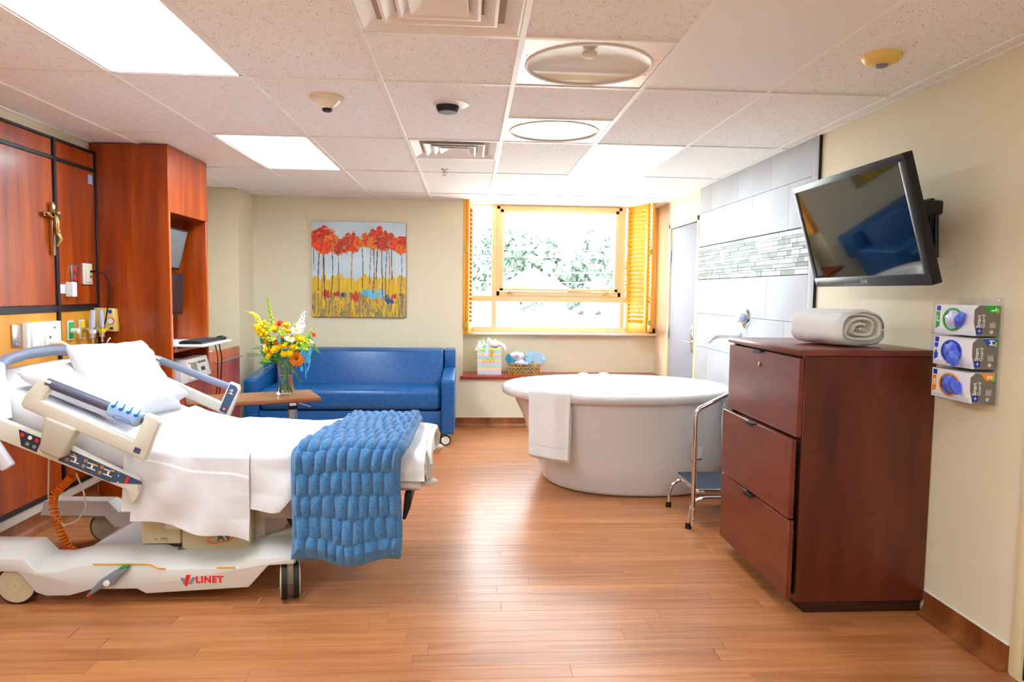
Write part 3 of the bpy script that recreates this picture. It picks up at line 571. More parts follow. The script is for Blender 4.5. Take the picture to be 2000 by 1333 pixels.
# ------------------------------------------------------------------ tall cabinet with the computer bay
FX = -2.05
t = thing('tall_cabinet', 'tall cherry cabinet with an open computer bay', 'cabinet', (-2.3, 5.2, 0))
B(XL+.002, FX, 4.872, 4.902, 0, CZ-.004, .002, 1).part('side_panel', 'cherry', t); B(XL+.002, FX, 5.545, 5.572, 0, CZ-.004, .002, 1).part('side_panel', 'cherry', t)
B(XL+.002, XL+.03, 4.9, 5.55, 0, CZ-.01).part('back_panel', 'cherry', t, smooth=0); hd = B(FX-.024, FX+.004, 4.875, 5.57, 1.965, CZ-.004, .002, 1).part('upper_door', 'cherry', t); B(XL+.03, FX-.02, 4.9, 5.55, 1.965, 1.985).part('top_shelf', 'cherry', t, smooth=0)
B(XL+.03, FX+.01, 4.9, 5.548, 1.0, 1.022).part('shelf', 'cherry', t); B(XL+.03, FX, 4.9, 5.548, .735, .755).part('shelf', 'cherry', t)
for z0, z1 in ((.10, .41), (.42, .735)): B(FX-.02, FX+.004, 4.9, 5.548, z0, z1, .002, 1).part('drawer_front', 'cherry', t)
B(FX-.05, FX-.03, 4.9, 5.548, 0, .1).part('kick_board', 'blacktrim', t)
B(FX-.0, FX+.003, 4.872, 4.9, 0, CZ-.005).part('edge_band', 'cherry2', t)
# monitors
def monitor(yc, zc, w_, h_, tilt, sm, label):
    o = thing('monitor', label, 'monitor', (-2.25, yc, zc-h_/2), 'monitors in the cabinet bay'); R_ = Matrix.Translation((-2.19, yc, zc)) @ Matrix.Rotation(math.radians(tilt), 4, 'Y')
    m = MB(); m.M = R_; m.box(-.035, 0, -w_/2, w_/2, -h_/2, h_/2, .006); c = m.part('case', 'black', o); m = MB(); m.M = R_; m.box(-.001, .0015, -w_/2+.014, w_/2-.014, -h_/2+.018, h_/2-.014); m.part('screen', sm, o, smooth=0)
    m = MB(); m.M = R_; m.box(-.2, -.03, -.04, .04, -.03, .03); m.part('mount', 'black', o)
monitor(5.22, 1.735, .5, .31, 14, 'gscreen', 'upper monitor tilted down in the cabinet bay'); monitor(5.2, 1.405, .5, .31, 3, 'dscreen', 'lower dark monitor upright in the cabinet bay')
# keyboard tray
o = thing('keyboard_tray', 'white pull-out tray in the cabinet bay under the keyboard', 'tray', (-2.1, 5.25, 1.025)); B(-2.4, -1.86, 4.95, 5.535, 1.035, 1.05, .006).part('board', 'white', o); B(-2.4, -2.06, 4.97, 5.0, 1.022, 1.035).part('slide', 'steel', o); B(-2.4, -2.06, 5.48, 5.51, 1.022, 1.035).part('slide', 'steel', o)
k = thing('keyboard', 'black computer keyboard on the pull-out tray', 'keyboard', (-1.98, 5.26, 1.05)); kb = B(-2.06, -1.9, 5.02, 5.46, 1.052, 1.068, .004).part('case', 'black', k)
km = B(-.0075, .0075, -.0075, .0075, 0, .007, .002, 1).mesh('key', 'blacktrim')
for i in range(6):
    for j in range(21): inst('key', km, k, (-2.042+i*.0245, 5.035+j*.0205, 1.067))
m = MB(); m.ball((-1.93, 5.49, 1.066), .034, 1.3, .8, .55); m.top('computer_mouse', 'black', (-1.93, 5.49, 1.05), 'black computer mouse at the end of the keyboard', 'mouse')
m = MB(); m.box(-2.3, -2.295, 5.24, 5.5, 1.052, 1.31); m.top('wall_notice', 'paper', (-2.3, 5.4, 1.05), 'white printed notice under the lower monitor', 'paper', smooth=0)
# device on the lower shelf
d = thing('fetal_monitor', 'white bedside monitor with small lcd on the cabinet shelf', 'medical monitor', (-2.2, 5.2, .757)); B(-2.42, -2.02, 4.96, 5.47, .765, .90, .012).part('case', 'putty', d); m = MB(); m.prism([(-2.05, .775), (-1.995, .79), (-2.03, .935), (-2.12, .935), (-2.12, .775)], 'y', 5.08, 5.46, .006); m.part('front', 'white', d)
Mf = frame_M((-2.0125, 5.27, .862), (0, 1, 0), (-.235, 0, .972))
m = MB(); m.M = Mf; m.box(-.15, -.045, -.045, .045, -.001, .003); m.part('lcd', 'lcd', d); m = MB(); m.M = Mf; m.box(.02, .09, -.03, .0, -.001, .003); m.part('paper_slot', 'inkblack', d)
for i in range(6): m = MB(); m.M = Mf; m.box(-.02+i*.026, -.005+i*.026, .03, .045, -.001, .004); m.part('button', 'inkblack' if i % 2 else 'grey', d)
m = MB(); m.M = Mf; m.lathe([(.007, 0), (.007, .003)], (-.168, .045, 0), 14); m.part('lamp', 'red', d)
B(-2.4, -2.1, 4.98, 5.3, .902, .925, .004).top('paper_stack', 'paper', (-2.2, 5.1, .9), 'stack of white papers on the bedside monitor', 'papers')
m = MB(); m.tube([(-1.95, 5.5, 1.03), (-1.94, 5.53, .9), (-1.96, 5.55, .72), (-1.99, 5.56, .5), (-2.0, 5.565, .3)], .005); m.part('cable', 'black', k); m = MB(); m.tube([(-1.98, 5.5, 1.03), (-1.98, 5.555, .9), (-1.985, 5.56, .7), (-2.02, 5.56, .5)], .004); m.part('cable', 'black', k)
# low cabinet behind it
t = thing('low_cabinet', 'low cherry cabinet with a bar handle beyond the tall cabinet', 'cabinet', (-2.3, 5.93, 0)); m = MB(); m.box(XL+.002, FX-.03, 5.576, 5.592, 0, .9); m.box(XL+.002, FX-.03, 6.27, 6.286, 0, .9); m.box(XL+.002, XL+.02, 5.58, 6.28, 0, .9); m.box(XL+.002, FX-.03, 5.58, 6.28, 0, .1); m.box(XL+.02, FX-.03, 5.59, 6.27, .84, .86); m.part('body', 'blacktrim', t, smooth=0)
f = B(FX-.03, FX, 5.576, 6.29, .1, .94, .003).part('front', 'cherry', t); m = MB(); m.tube([(FX+.03, 5.62, .853), (FX+.03, 6.25, .853)], .007, 10); m.cyl((FX, 5.7, .853), (FX+.03, 5.7, .853), .005); m.cyl((FX, 6.17, .853), (FX+.03, 6.17, .853), .005); m.part('handle', 'steel', f)
B(-2.5, -2.12, 5.62, 6.24, .862, .9, .004).top('paper_tray', 'paper', (-2.3, 5.9, .86), 'white papers lying in the top of the low cabinet', 'papers')
# ------------------------------------------------------------------ sofa
t = thing('sofa', 'blue flecked vinyl sleeper sofa against the back wall', 'sofa', (-1.1, 6.85, 0)); SX0, SX1, SY = -2.06, -.14, 6.43
B(SX0+.12, SX1-.12, SY+.03, 7.2, .125, .325, .012).part('base', 'vinyl', t)
def cush(fn): return fn
m = MB()
m.box(SX0+.125, SX1-.125, SY+.01, 7.05, .33, .53, .05, 5); s = m.part('seat_cushion', 'vinyl', t)
m = MB(); m.prism([(6.86, .50), (7.04, .50), (7.17, .86), (7.06, .872), (6.96, .85)], 'x', SX0+.17, SX1-.125, .02, 3); m.part('back_cushion', 'vinyl', t)
B(SX0+.14, SX1-.12, 7.05, 7.26, .2, .86, .02).part('back_frame', 'vinyl', t)
for a, b in ((SX0, SX0+.12), (SX1-.12, SX1)):
    m = MB(); m.prism([(SY-.02, .115), (7.1, .115), (7.1, .68), (6.95, .68), (SY+.0, .628), (SY-.02, .61)], 'x', a, b, .012, 3); m.part('armrest', 'vinyl', t)
    q = B(a+.01 if a < -1 else a+.004, b-.004, 6.98, 7.25, .6, .862, .014).part('back_post', 'vinyl', t)
for x in (SX0+.16, SX1-.09):
    for y in (SY+.06, 7.1):
        m = MB(); m.box(x-.0, x+.05, y-.02, y+.04, .07, .13, .004); c = m.part('caster', 'white', t); m = MB(); m.lathe([(.044, -.014), (.05, -.012), (.05, .012), (.044, .014)], (x+.01, y-.03, .05), 28, axis='y'); m.part('tyre', 'rubber', c); m = MB(); m.lathe([(.04, .013), (.038, .017), (.02, .018)], (x+.01, y-.03, .05), 24, axis='y'); m.part('hub', 'white', c)
# ------------------------------------------------------------------ painting
def painting():
    N = 240; t = thing('painting', 'square canvas of red trees over a yellow meadow', 'painting', (-1.155, YB, 1.16)); x0, x1, z0, z1 = -1.648, -.672, 1.168, 2.158
    B(x0, x1, YB-.035, YB-.001, z0, z1, .003, 1).part('canvas', 'brown', t)
    rd = random.Random(11); rs = np.random.RandomState(4)
    U, V = np.meshgrid((np.arange(N)+.5)/N, (np.arange(N)+.5)/N)   # V up
    def fbm(sx_, sy_, seed, o=3):
        r = np.zeros((N, N)); a = 1
        for k in range(o):
            g = np.random.RandomState(seed+k).rand(int(sy_*2**k)+2, int(sx_*2**k)+2); yy, xx = V*(g.shape[0]-1.001), U*(g.shape[1]-1.001); i, j = yy.astype(int), xx.astype(int); fy, fx_ = yy-i, xx-j
            r += a*((g[i, j]*(1-fx_)+g[i, j+1]*fx_)*(1-fy)+(g[i+1, j]*(1-fx_)+g[i+1, j+1]*fx_)*fy); a *= .5
        return r/1.75
    C = np.empty((N, N, 3)); C[:] = (202, 220, 232); n1 = fbm(4, 4, 1); C += ((n1-.5)*40)[..., None]
    ms = .42+.09*(fbm(14, 2, 20)-.5)*2+.12*(fbm(70, 3, 25)-.5); k = V < ms; f = fbm(70, 5, 30)[..., None]; C = np.where(k[..., None], np.array((244, 204, 20))*(.75+.3*f)+np.array((10, 0, 60))*(1-f), C)
    mix = fbm(70, 6, 40); kk = (V < .25+.08*(mix-.5)) & (mix > .42); tc_ = np.array([(70, 110, 130), (200, 120, 40), (110, 120, 60), (90, 150, 190), (196, 80, 50), (230, 190, 60), (60, 70, 120)]); idx = (fbm(60, 9, 50)*13).astype(int) % 7; C = np.where(kk[..., None], .6*tc_[idx]+.4*C, C)
    for (cx, cy, w_, col) in ((.16, .24, .05, (200, 50, 40)), (.27, .24, .04, (190, 40, 40)), (.46, .21, .06, (206, 60, 40)), (.57, .26, .05, (80, 180, 230)), (.65, .24, .06, (100, 200, 240)), (.73, .25, .05, (120, 200, 230)), (.8, .19, .05, (50, 90, 160)), (.84, .17, .04, (40, 80, 150)), (.87, .22, .03, (210, 60, 50)), (.33, .23, .03, (60, 70, 130))):
        d = ((U-cx)/w_)**2+((V-cy)/(w_*1.1))**2+(fbm(80, 6, 70)-.5)*2.2; C[d < .55] = col
    trunks = [(.025, .5, .8), (.075, .27, .8), (.11, .2, .8), (.13, .18, .8), (.165, .4, .78), (.21, .2, .78), (.285, .2, .75), (.425, .3, .75), (.53, .3, .8), (.575, .52, .8), (.62, .35, .8), (.65, .25, .8), (.665, .18, .8), (.69, .4, .8), (.73, .3, .82), (.745, .2, .8), (.79, .22, .8), (.815, .2, .8), (.85, .4, .75), (.9, .35, .76), (.945, .2, .74)]
    for i, (tx, a, b) in enumerate(trunks):
        bend = .008*np.sin(V*7+i*2.1); d = np.abs(U-tx-bend*(.5+(i % 3)*.5)); k = (d < .0036+.0015*(i % 2)) & (V > a) & (V < b); C[k] = [(120, 80, 60), (90, 70, 40), (200, 130, 50), (60, 50, 50), (236, 230, 190)][i % 5]
    crowns = [(.03, .82, .07), (.14, .83, .1), (.2, .78, .08), (.28, .72, .06), (.12, .74, .07), (.42, .78, .09), (.5, .78, .05), (.36, .80, .05), (.6, .81, .07), (.7, .83, .1), (.66, .78, .06), (.8, .8, .08), (.88, .78, .06), (.97, .77, .07), (.95, .72, .05), (.74, .78, .07)]
    e = fbm(40, 40, 80); crowns = [(a, b, c*1.22) for a, b, c in crowns]
    for i, (cx, cy, r_) in enumerate(crowns):
        d = np.sqrt((U-cx)**2+(V-cy)**2)/r_+(e-.5)*.9; k = d < .95; sh = fbm(50, 50, 90+i)[..., None]; base = np.array([(226, 52, 20), (206, 36, 30), (236, 92, 20), (184, 40, 40)][i % 4]); C = np.where(k[..., None], base*(.7+.6*sh)+np.array((20, 30, 0))*sh, C)
        k2 = (d > .8) & (d < 1.0) & (e > .5); C[k2] = (206, 140, 40)
    C = np.clip(C, 0, 255)/255; L = np.where(C <= .04045, C/12.92, ((C+.055)/1.055)**2.4)
    m = MB(); m.surf(lambda u, v: (x0+.002+(x1-x0-.004)*u, YB-.0355, z0+.002+(z1-z0-.004)*v), N, N); o = m.part('painted_face', 'paper', t, smooth=0, recalc=False)
    at = o.data.color_attributes.new('paint', 'FLOAT_COLOR', 'CORNER'); ar = np.ones((N*N, 4, 4)); ar[..., :3] = L.transpose(1, 0, 2).reshape(N*N, 1, 3); at.data.foreach_set('color', ar.ravel())
    mm, tr, b = _m('acrylic painting'); a = _n(tr, 'ShaderNodeVertexColor'); a.layer_name = 'paint'; tr.links.new(a.outputs[0], b.inputs['Base Color']); b.inputs['Roughness'].default_value = .55; o.data.materials[0] = mm
painting()
# ------------------------------------------------------------------ hospital bed
bed = thing('hospital_bed', 'white electric hospital bed with raised head section', 'bed', (-1.2, 3.62, 0)); YC = 3.62
ca, sa = math.cos(math.radians(23)), math.sin(math.radians(23))
def bk(s, t): return (-1.5-s*ca+t*sa, .545+s*sa+t*ca)         # raised back section: s toward the head, t up from it
def bkp(st): return [bk(*p) for p in st]
top_e = [(-2.34, .226), (-2.0, .22), (-1.945, .158), (-1.87, .155), (-1.75, .185), (-1.45, .187), (-1.41, .166), (-1.06, .168), (-1.01, .21), (-.80, .212)]
bot_e = [(-2.34, .17), (-2.03, .157), (-1.955, .062), (-1.91, .045), (-1.81, .045), (-1.71, .073), (-1.51, .073), (-1.47, .05), (-1.01, .073), (-.92, .175), (-.80, .182)]
for s, nm in ((-1, 'near'), (1, 'far')):
    m = MB(); ya, yb = YC+s*.45, YC+s*.24
    inner = [(x, z+(.05 if x < -1.9 or x > -1.0 else .02)) for x, z in top_e]
    m.prism(top_e+bot_e[::-1], 'y', ya, YC+s*.30, .006, 2); b = m.part('base_beam', 'bedwhite', bed)
    m = MB(); m.loft([[(x, YC+s*.445, z-.001) for x, z in top_e], [(x, YC+s*.38, z+.035) for x, z in top_e], [(x, YC+s*.28, z+.04) for x, z in top_e], [(x, YC+s*.24, z-.03) for x, z in top_e]], caps=False, closed=False); m.part('beam_cover', 'bedwhite', b)
    if s < 0:
        m = MB(); m.tube([(-1.70, ya-.001, .192), (-1.58, ya-.001, .192), (-1.45, ya-.001, .190), (-1.41, ya-.001, .169), (-1.38, ya-.001, .169)], .0035, 6); m.tube([(-1.15, ya-.001, .171), (-1.07, ya-.001, .171)], .0035, 6); m.part('stripe', 'amber', b)
        m = MB(); m.text('LINET', .042, frame_M((-1.185, ya-.0005, .112), (1, 0, -.0), (0, 0, 1)), .05, space=1.15); m.part('lettering', 'red', b, smooth=0)
        m = MB(); zc = .111
        m.prism([(-1.288, zc+.026), (-1.268, zc+.026), (-1.283, zc-.024), (-1.291, zc-.03), (-1.3, zc-.012)], 'y', ya-.001, ya); m.part('emblem', 'red', b, smooth=0)
        m = MB(); m.prism([(-1.315, zc+.012), (-1.297, zc+.012), (-1.293, zc-.002), (-1.3, zc-.02)], 'y', ya-.0012, ya); m.prism([(-1.262, zc+.014), (-1.245, zc+.014), (-1.262, zc-.018), (-1.283, zc-.018)], 'y', ya-.0008, ya); m.part('emblem', 'grey', b, smooth=0)
        m = MB(); m.text('R', .006, frame_M((-1.112, ya-.0005, .128), (1, 0, 0), (0, 0, 1))); m.part('lettering', 'grey', b, smooth=0)
        p = MB(); p.prism([(-1.72, .055), (-1.71, .05), (-1.66, .085), (-1.60, .105), (-1.555, .16), (-1.54, .175), (-1.53, .185), (-1.545, .187), (-1.60, .165), (-1.66, .125)], 'y', ya-.03, ya-.004, .004, 2); p = p.part('brake_pedal', 'grey', bed); m = MB(); m.prism([(-1.575, .178), (-1.535, .189), (-1.53, .194), (-1.57, .186)], 'y', ya-.031, ya-.004); m.part('green_pad', 'lime', p); m = MB(); m.lathe([(.014, .0), (.014, .008), (.01, .01)], (-1.625, ya-.03, .115), 18, axis='y'); m.part('pivot', 'putty', p); m = MB(); m.prism([(-1.712, .052), (-1.70, .052), (-1.695, .062), (-1.705, .062)], 'y', ya-.032, ya-.004); m.part('red_pad', 'red', p)
    # wheels: the head pair turned sideways to the bed, the foot pair in line
    for x, ax in ((-2.05, 'y'), (-.835, 'x')):
        y = YC+s*.39; RW = (Matrix.Translation((x, y, 0)) @ Matrix.Rotation(math.radians(14.3), 4, 'Z') @ Matrix.Translation((-x, -y, 0))) if ax == 'x' else Matrix.Identity(4); c = MB(); c.M = RW; c.cyl((x, y, .15), (x, y, .2), .03); c.prism([(x-.028, .19), (x+.028, .19), (x+.02, .07), (x-.02, .07)] if ax == 'x' else [(x-.03, .19), (x+.03, .19), (x+.02, .08), (x-.02, .08)], 'y', y-.03, y+.03, .006); c = c.part('caster', 'beige', bed)
        for d in (-.027, .027):
            ctr = (x+(d if ax == 'x' else 0), y+(d if ax == 'y' else 0), .09)
            m = MB(); m.M = RW; m.lathe([(.078, -.013), (.09, -.011), (.09, .011), (.078, .013)], ctr, 36, axis=ax); ty = m.part('tyre', 'rubber', c)
            m = MB(); m.M = RW; e = (1 if d > 0 else -1)*(1 if ax == 'x' else -1); m.lathe([(.083, .010*e), (.08, .017*e), (.034, .019*e), (.033, .017*e), (.031, .017*e), (.03, .020*e), (.002, .021*e)], ctr, 36, axis=ax, caps=False); m.part('wheel_disc', 'beige', ty)
# lift columns and covers between the beams
m = MB(); m.prism([(-1.84, .18), (-1.52, .38), (-1.36, .38), (-1.36, .16), (-1.84, .12)], 'y', 3.42, 3.85, .01); m.part('column_cover', 'lav', bed)
b = B(-1.545, -1.365, 3.30, 3.6, .235, .40, .008).part('motor_box', 'beige', bed); m = MB(); m.text('CAUTION', .007, frame_M((-1.44, 3.2995, .262), (1, 0, 0), (0, 0, 1)), .02); m.text('see user manual', .005, frame_M((-1.437, 3.2995, .254), (1, 0, 0), (0, 0, 1)), .02); m.lathe([(.006, 0), (.006, .0006), (.0045, .0006), (.0045, 0)], (-1.478, 3.2995, .258), 14, axis='y', caps=False); m.part('notice', 'inkblack', b, smooth=0)
B(-1.43, -1.30, 3.285, 3.4, .31, .345, .004).part('connector', 'putty', b)
b = B(-1.365, -1.035, 3.31, 3.85, .15, .50, .012).part('lift_column', 'beige', bed); B(-1.035, -.985, 3.35, 3.82, .17, .50, .006).part('lift_column', 'taupe', bed)
m = MB(); m.text('A', .05, frame_M((-1.182, 3.309, .26), (1, .0, .12), (-.2, 0, 1)), .01); m.part('lettering', 'navy_d', b, smooth=0); m = MB(); m.text('V', .05, frame_M((-1.148, 3.309, .264), (1, .0, .12), (-.2, 0, 1)), .01); m.part('lettering', 'navy_d', b, smooth=0); m = MB(); m.tube([(-1.18+.062*math.cos(a), 3.3095, .256+.02*math.sin(a)+.012*math.cos(a)) for a in [2.2+i*.32 for i in range(15)]], .003, 6); m.part('swoosh', 'orange', b)
m = MB(); m.cyl((-1.37, 3.32, .175), (-1.33, 3.36, .21), .035, .03); m.part('actuator', 'chrome', bed)
m = MB(); m.prism([(-1.0, .24), (-.74, .33), (-.70, .30), (-1.0, .19)], 'y', 3.36, 3.42, .006); m.part('foot_linkage', 'taupe', bed); m = MB(); m.prism([(-1.0, .36), (-.82, .35), (-.66, .47), (-.3, .49), (-.3, .53), (-1.0, .53)], 'y', 3.3, 3.36, .006); m.part('foot_linkage', 'taupe', bed); m = MB(); m.prism([(-1.0, .36), (-.82, .35), (-.66, .47), (-.3, .49), (-.3, .53), (-1.0, .53)], 'y', 3.88, 3.94, .006); m.part('foot_linkage', 'taupe', bed); m = MB(); m.cyl((-.86, 3.33, .33), (-.76, 3.33, .40), .022); m.part('damper', 'black', bed); m = MB(); m.cyl((-.76, 3.33, .40), (-.72, 3.33, .425), .014); m.part('piston', 'chrome', bed)
# mattress deck
m = MB(); m.box(-1.5, -.24, 3.24, 4.0, .505, .53, .004); m.part('seat_deck', 'taupe', bed)
m = MB(); m.prism(bkp([(0, -.02), (.72, -.02), (.72, .03), (0, .03)]), 'y', 3.24, 4.0, .004); m.part('back_deck', 'taupe', bed)
m = MB(); m.prism([(-.31, .37), (-.295, .37), (-.272, .43), (-.268, .50), (-.30, .50)], 'y', 3.22, 3.95, .006); m.part('foot_panel', 'black', bed)
# side control bars and rails
def rail(s):
    yo = YC+s*.49          # middle plane of the bar
    b = MB(); b.prism(bkp([(-.03, -.055), (.02, .0), (.80, .0), (.80, .085), (.30, .085), (-.01, .06), (-.04, .0)]), 'y', yo-.02, yo+.02, .006); b = b.part('control_bar', 'offwhite', bed)
    fy = yo+s*.0205
    if s < 0:
        m = MB(); m.prism(bkp([(.04, .022), (.10, .006), (.335, .012), (.31, .076), (-.03, .06), (-.035, .05)]), 'y', fy-.001, fy+.004); n = m.part('control_panel', 'navy', b, smooth=0)
        def pic(s0, kind):
            q = MB(); f = frame_M((bk(s0, .043)[0], fy-.0015, bk(s0, .043)[1]), (ca, 0, -sa), (sa, 0, ca)); q.M = f
            q.mi = 0; q.box(-.02, .02, -.013, -.009, 0, .001); q.box(-.004, .004, -.01, .008, 0, .001); q.box(-.024, .0, .008, .012, 0, .001); q.mi = 1; q.M = f @ Matrix.Translation((.0, .01, 0)) @ Matrix.Rotation(math.radians((-30, 0, 18)[kind]), 4, 'Z'); q.box(-.022 if kind == 0 else -.002, .0 if kind == 0 else .022, -.002, .004, 0, .0012); q.part('pictogram', ['ink', 'amber'], n, smooth=0)
            for dt in (-.012, .014):
                q = MB(); q.M = f @ Matrix.Translation((-.034, dt, 0)); q.lathe([(.0075, 0), (.0075, .0012), (.0055, .0012), (.0055, 0)], (0, 0, 0), 14, caps=False); q.lathe([(.003, 0), (.003, .0012)], (0, 0, 0), 3); q.part('button', 'amber', n, smooth=0)
        pic(.265, 0); pic(.19, 1); pic(.115, 2)
        q = MB(); q.M = frame_M((bk(.03, .045)[0], fy-.0015, bk(.03, .045)[1]), (sa, 0, ca), (-ca, 0, sa)); q.prism([(-.018, -.006), (.012, -.006), (.018, 0), (.012, .006), (-.018, .006)], 'z', 0, .001); q.part('stop_button', 'red', n, smooth=0)
        for st, c_ in (((.075, .06), 'lime'), ((.07, .048), 'ink'), ((.062, .02), 'ink')):
            q = MB(); x, z = bk(*st); q.lathe([(.003, 0), (.003, .0015)], (x, fy-.001, z), 8, axis='y'); q.part('indicator', c_, n)
        m = MB(); m.prism(bkp([(.43, .01), (.50, .012), (.535, .076), (.43, .076)]), 'y', fy-.001, fy+.004); n = m.part('control_panel', 'navy_d', b, smooth=0)
        for st, c_ in (((.512, .06), 'red'), ((.478, .06), 'ink'), ((.447, .06), 'red'), ((.478, .03), 'grey'), ((.447, .03), 'grey')):
            q = MB(); x, z = bk(*st); q.lathe([(.009, 0), (.009, .0015)], (x, fy-.0005, z), 14, axis='y'); q.part('button', c_, n)
    y = YC+s*.53; a, c = y-.02, y+.02
    m = MB(); m.prism(bkp([(.405, .04), (.32, .035), (.30, .05), (.29, .19), (.435, .19)]), 'y', y-.03, y+.03, .012, 3); m.part('rail_arm', 'taupe', bed)
    m = MB(); m.prism(bkp([(-.02, .165), (.03, .17), (.535, .185), (.55, .2), (.548, .24), (.515, .335), (.465, .34), (.46, .30), (.475, .245), (.055, .23), (.055, .365), (.0, .365), (-.018, .345)]), 'y', a, c, .008, 3); r = m.part('rail_frame', 'offwhite', bed)
    x0, z0 = bk(.49, .322); x1, z1 = bk(.05, .332); xm, zm = bk(.2, .325)
    m = MB(); m.tube([(x0, y, z0), (xm, y, zm), (x1, y, z1)], .021, 18); m.part('rail_handle', 'slate_d' if s < 0 else 'slate', r)
    if s < 0:
        g = MB(); g.M = frame_M((bk(.135, .325)[0], y, bk(.135, .325)[1]), (ca, 0, -sa), (0, 1, 0)); g.box(-.075, .075, -.034, .034, -.034, .034, .02, 4); g = g.part('rail_grip', 'gripblue', r, label='pale blue moulded grip')
        for i in range(4):
            q = MB(); q.M = frame_M((bk(.185-i*.034, .345)[0], y-.033, bk(.185-i*.034, .345)[1]), (ca, 0, -sa), (sa, 0, ca)); q.lathe([(.009, -.003), (.009, .002)], (0, 0, 0), 14, sy=.8); q.prism([(.002, .0), (.008, .002), (.012, .03), (.009, .03)], 'z', -.003, .002); q.part('hook', 'gripink', g)
        q = MB(); cx, cz = bk(.13, .305); q.tube([(cx+.038*math.cos(t_)*ca+.013*math.sin(t_)*sa, y-.0345, cz-.038*math.cos(t_)*sa+.013*math.sin(t_)*ca) for t_ in [i*PI/12 for i in range(25)]], .0012, 5); q.part('badge_ring', 'gripink', g); q = MB(); q.text('Cupline', .016, frame_M((cx, y-.0345, cz), (ca, 0, -sa), (sa, 0, ca))) if 0 else q.box(cx-.02, cx+.02, y-.0348, y-.034, cz-.001, cz+.001); q.part('badge_mark', 'gripink', g)
        q = MB(); q.M = frame_M((bk(.025, .20)[0], y-.02, bk(.025, .20)[1]), (ca, 0, -sa), (sa, 0, ca)); q.box(-.014, .014, -.012, .012, -.001, .002); q.part('latch_window', 'navy', r)
    else:
        n = MB(); n.prism(bkp([(.045, .185), (.0, .18), (-.008, .34), (.012, .355), (.045, .355)]), 'y', a-.003, a+.004); n = n.part('control_panel', 'navy', r, smooth=0)
        q = MB(); q.M = frame_M((bk(.022, .205)[0], a-.003, bk(.022, .205)[1]), (1, 0, 0), (0, 0, 1)); q.lathe([(.0095, 0), (.0095, .0014)], (0, 0, 0), 16); q.mi = 1; q.box(-.006, .006, -.0015, .0015, .0014, .002); q.box(-.0015, .0015, -.006, .006, .0014, .002); q.part('button', ['red', 'ink'], n)
        q = MB(); q.M = frame_M((bk(.018, .315)[0], a-.004, bk(.018, .315)[1]), (ca, 0, -sa), (sa, 0, ca)); q.box(-.004, .0, -.016, .016, -.001, .001); q.box(-.012, .012, -.012, -.009, -.001, .001); q.box(-.012, .004, .008, .011, -.001, .001); q.mi = 1; q.lathe([(.004, 0), (.004, .001)], (-.014, .004, 0), 10); q.lathe([(.004, 0), (.004, .001)], (-.014, -.012, 0), 10); q.part('pictogram', ['ink', 'amber'], n, smooth=0)
rail(-1); rail(1)
# headboard and foot bumpers
m = MB(); m.tube([(-2.06, 3.17, .86), (-2.075, 3.175, .98), (-2.10, 3.19, 1.05), (-2.125, 3.235, 1.085)], [.03, .032, .032, .03], 14); m.part('headboard_post', 'white', bed); m = MB(); m.tube([(-2.17, 4.02, 1.075), (-2.17, 4.06, 1.075), (-2.165, 4.075, 1.04), (-2.15, 4.075, .9)], [.028, .03, .03, .03], 14); m.part('headboard_post', 'white', bed); h = B(-2.20, -2.17, 3.22, 4.02, .72, 1.06, .012).part('headboard', 'white', bed)
m = MB(); m.tube([(-2.12, 3.228, 1.08), (-2.145, 3.33, 1.105), (-2.165, 3.5, 1.118), (-2.175, 3.75, 1.115), (-2.172, 4.02, 1.085)], .027, 16); m.part('headboard_grip', 'slate', h)
m = MB(); m.prism([(-2.16, .86), (-2.11, .875), (-1.985, .668), (-2.03, .64)], 'y', 3.085, 3.125, .01); m.part('head_bumper', 'lav', bed)
for y in (3.28, 4.02):
    m = MB(); m.tube([(-.24, y, .51), (-.20, y, .53), (-.175, y, .60), (-.19, y+.03*(1 if y < 3.6 else -1), .665), (-.2, y+.08*(1 if y < 3.6 else -1), .68)] if 0 else [(-.26, y, .545), (-.21, y, .545), (-.19, y, .56), (-.185, y, .62), (-.195, y+(.05 if y < 3.6 else -.05), .665), (-.2, y+(.14 if y < 3.6 else -.14), .675)], .017, 12); f = m.part('foot_bar', 'offwhite', bed); m = MB(); m.lathe([(.034, 0), (.04, .006), (.04, .018), (.034, .024)], (-.19, y, .525), 24); m.part('bumper_disc', 'offwhite', f)
m = MB(); m.tube([(-.195, 3.33, .665), (-.2, 3.5, .678), (-.2, 3.75, .678), (-.195, 3.97, .665)], .017, 12); m.part('foot_bar', 'offwhite', bed)
# spiral hose and cord
m = MB(); pth = [Vector(p) for p in ((-2.02, 3.6, .48), (-2.06, 3.6, .44), (-2.11, 3.6, .39), (-2.12, 3.6, .33), (-2.10, 3.6, .25), (-2.075, 3.6, .17), (-2.05, 3.6, .11), (-2.0, 3.6, .075), (-1.94, 3.6, .06))]
def along(f):
    f *= len(pth)-1; i = min(int(f), len(pth)-2); return pth[i].lerp(pth[i+1], f-i), (pth[i+1]-pth[i]).normalized()
pts = []
for i in range(32*12):
    p, d = along(i/(384)); a = 2*PI*i/12; e1 = Vector((0, 1, 0)); e2 = d.cross(e1).normalized(); pts.append(p+(e1*math.cos(a)+e2*math.sin(a))*.0165)
m.tube(pts, .0055, 6); m.part('spiral_hose', 'orange', bed)
m = MB(); m.tube([(-2.13, 3.6, .58), (-2.135, 3.6, .5), (-2.14, 3.6, .38), (-2.12, 3.6, .28), (-2.07, 3.6, .225), (-2.0, 3.6, .25), (-1.955, 3.6, .32), (-1.965, 3.6, .4), (-2.0, 3.6, .5)], .0045, 8); m.part('call_cord', 'white', bed)
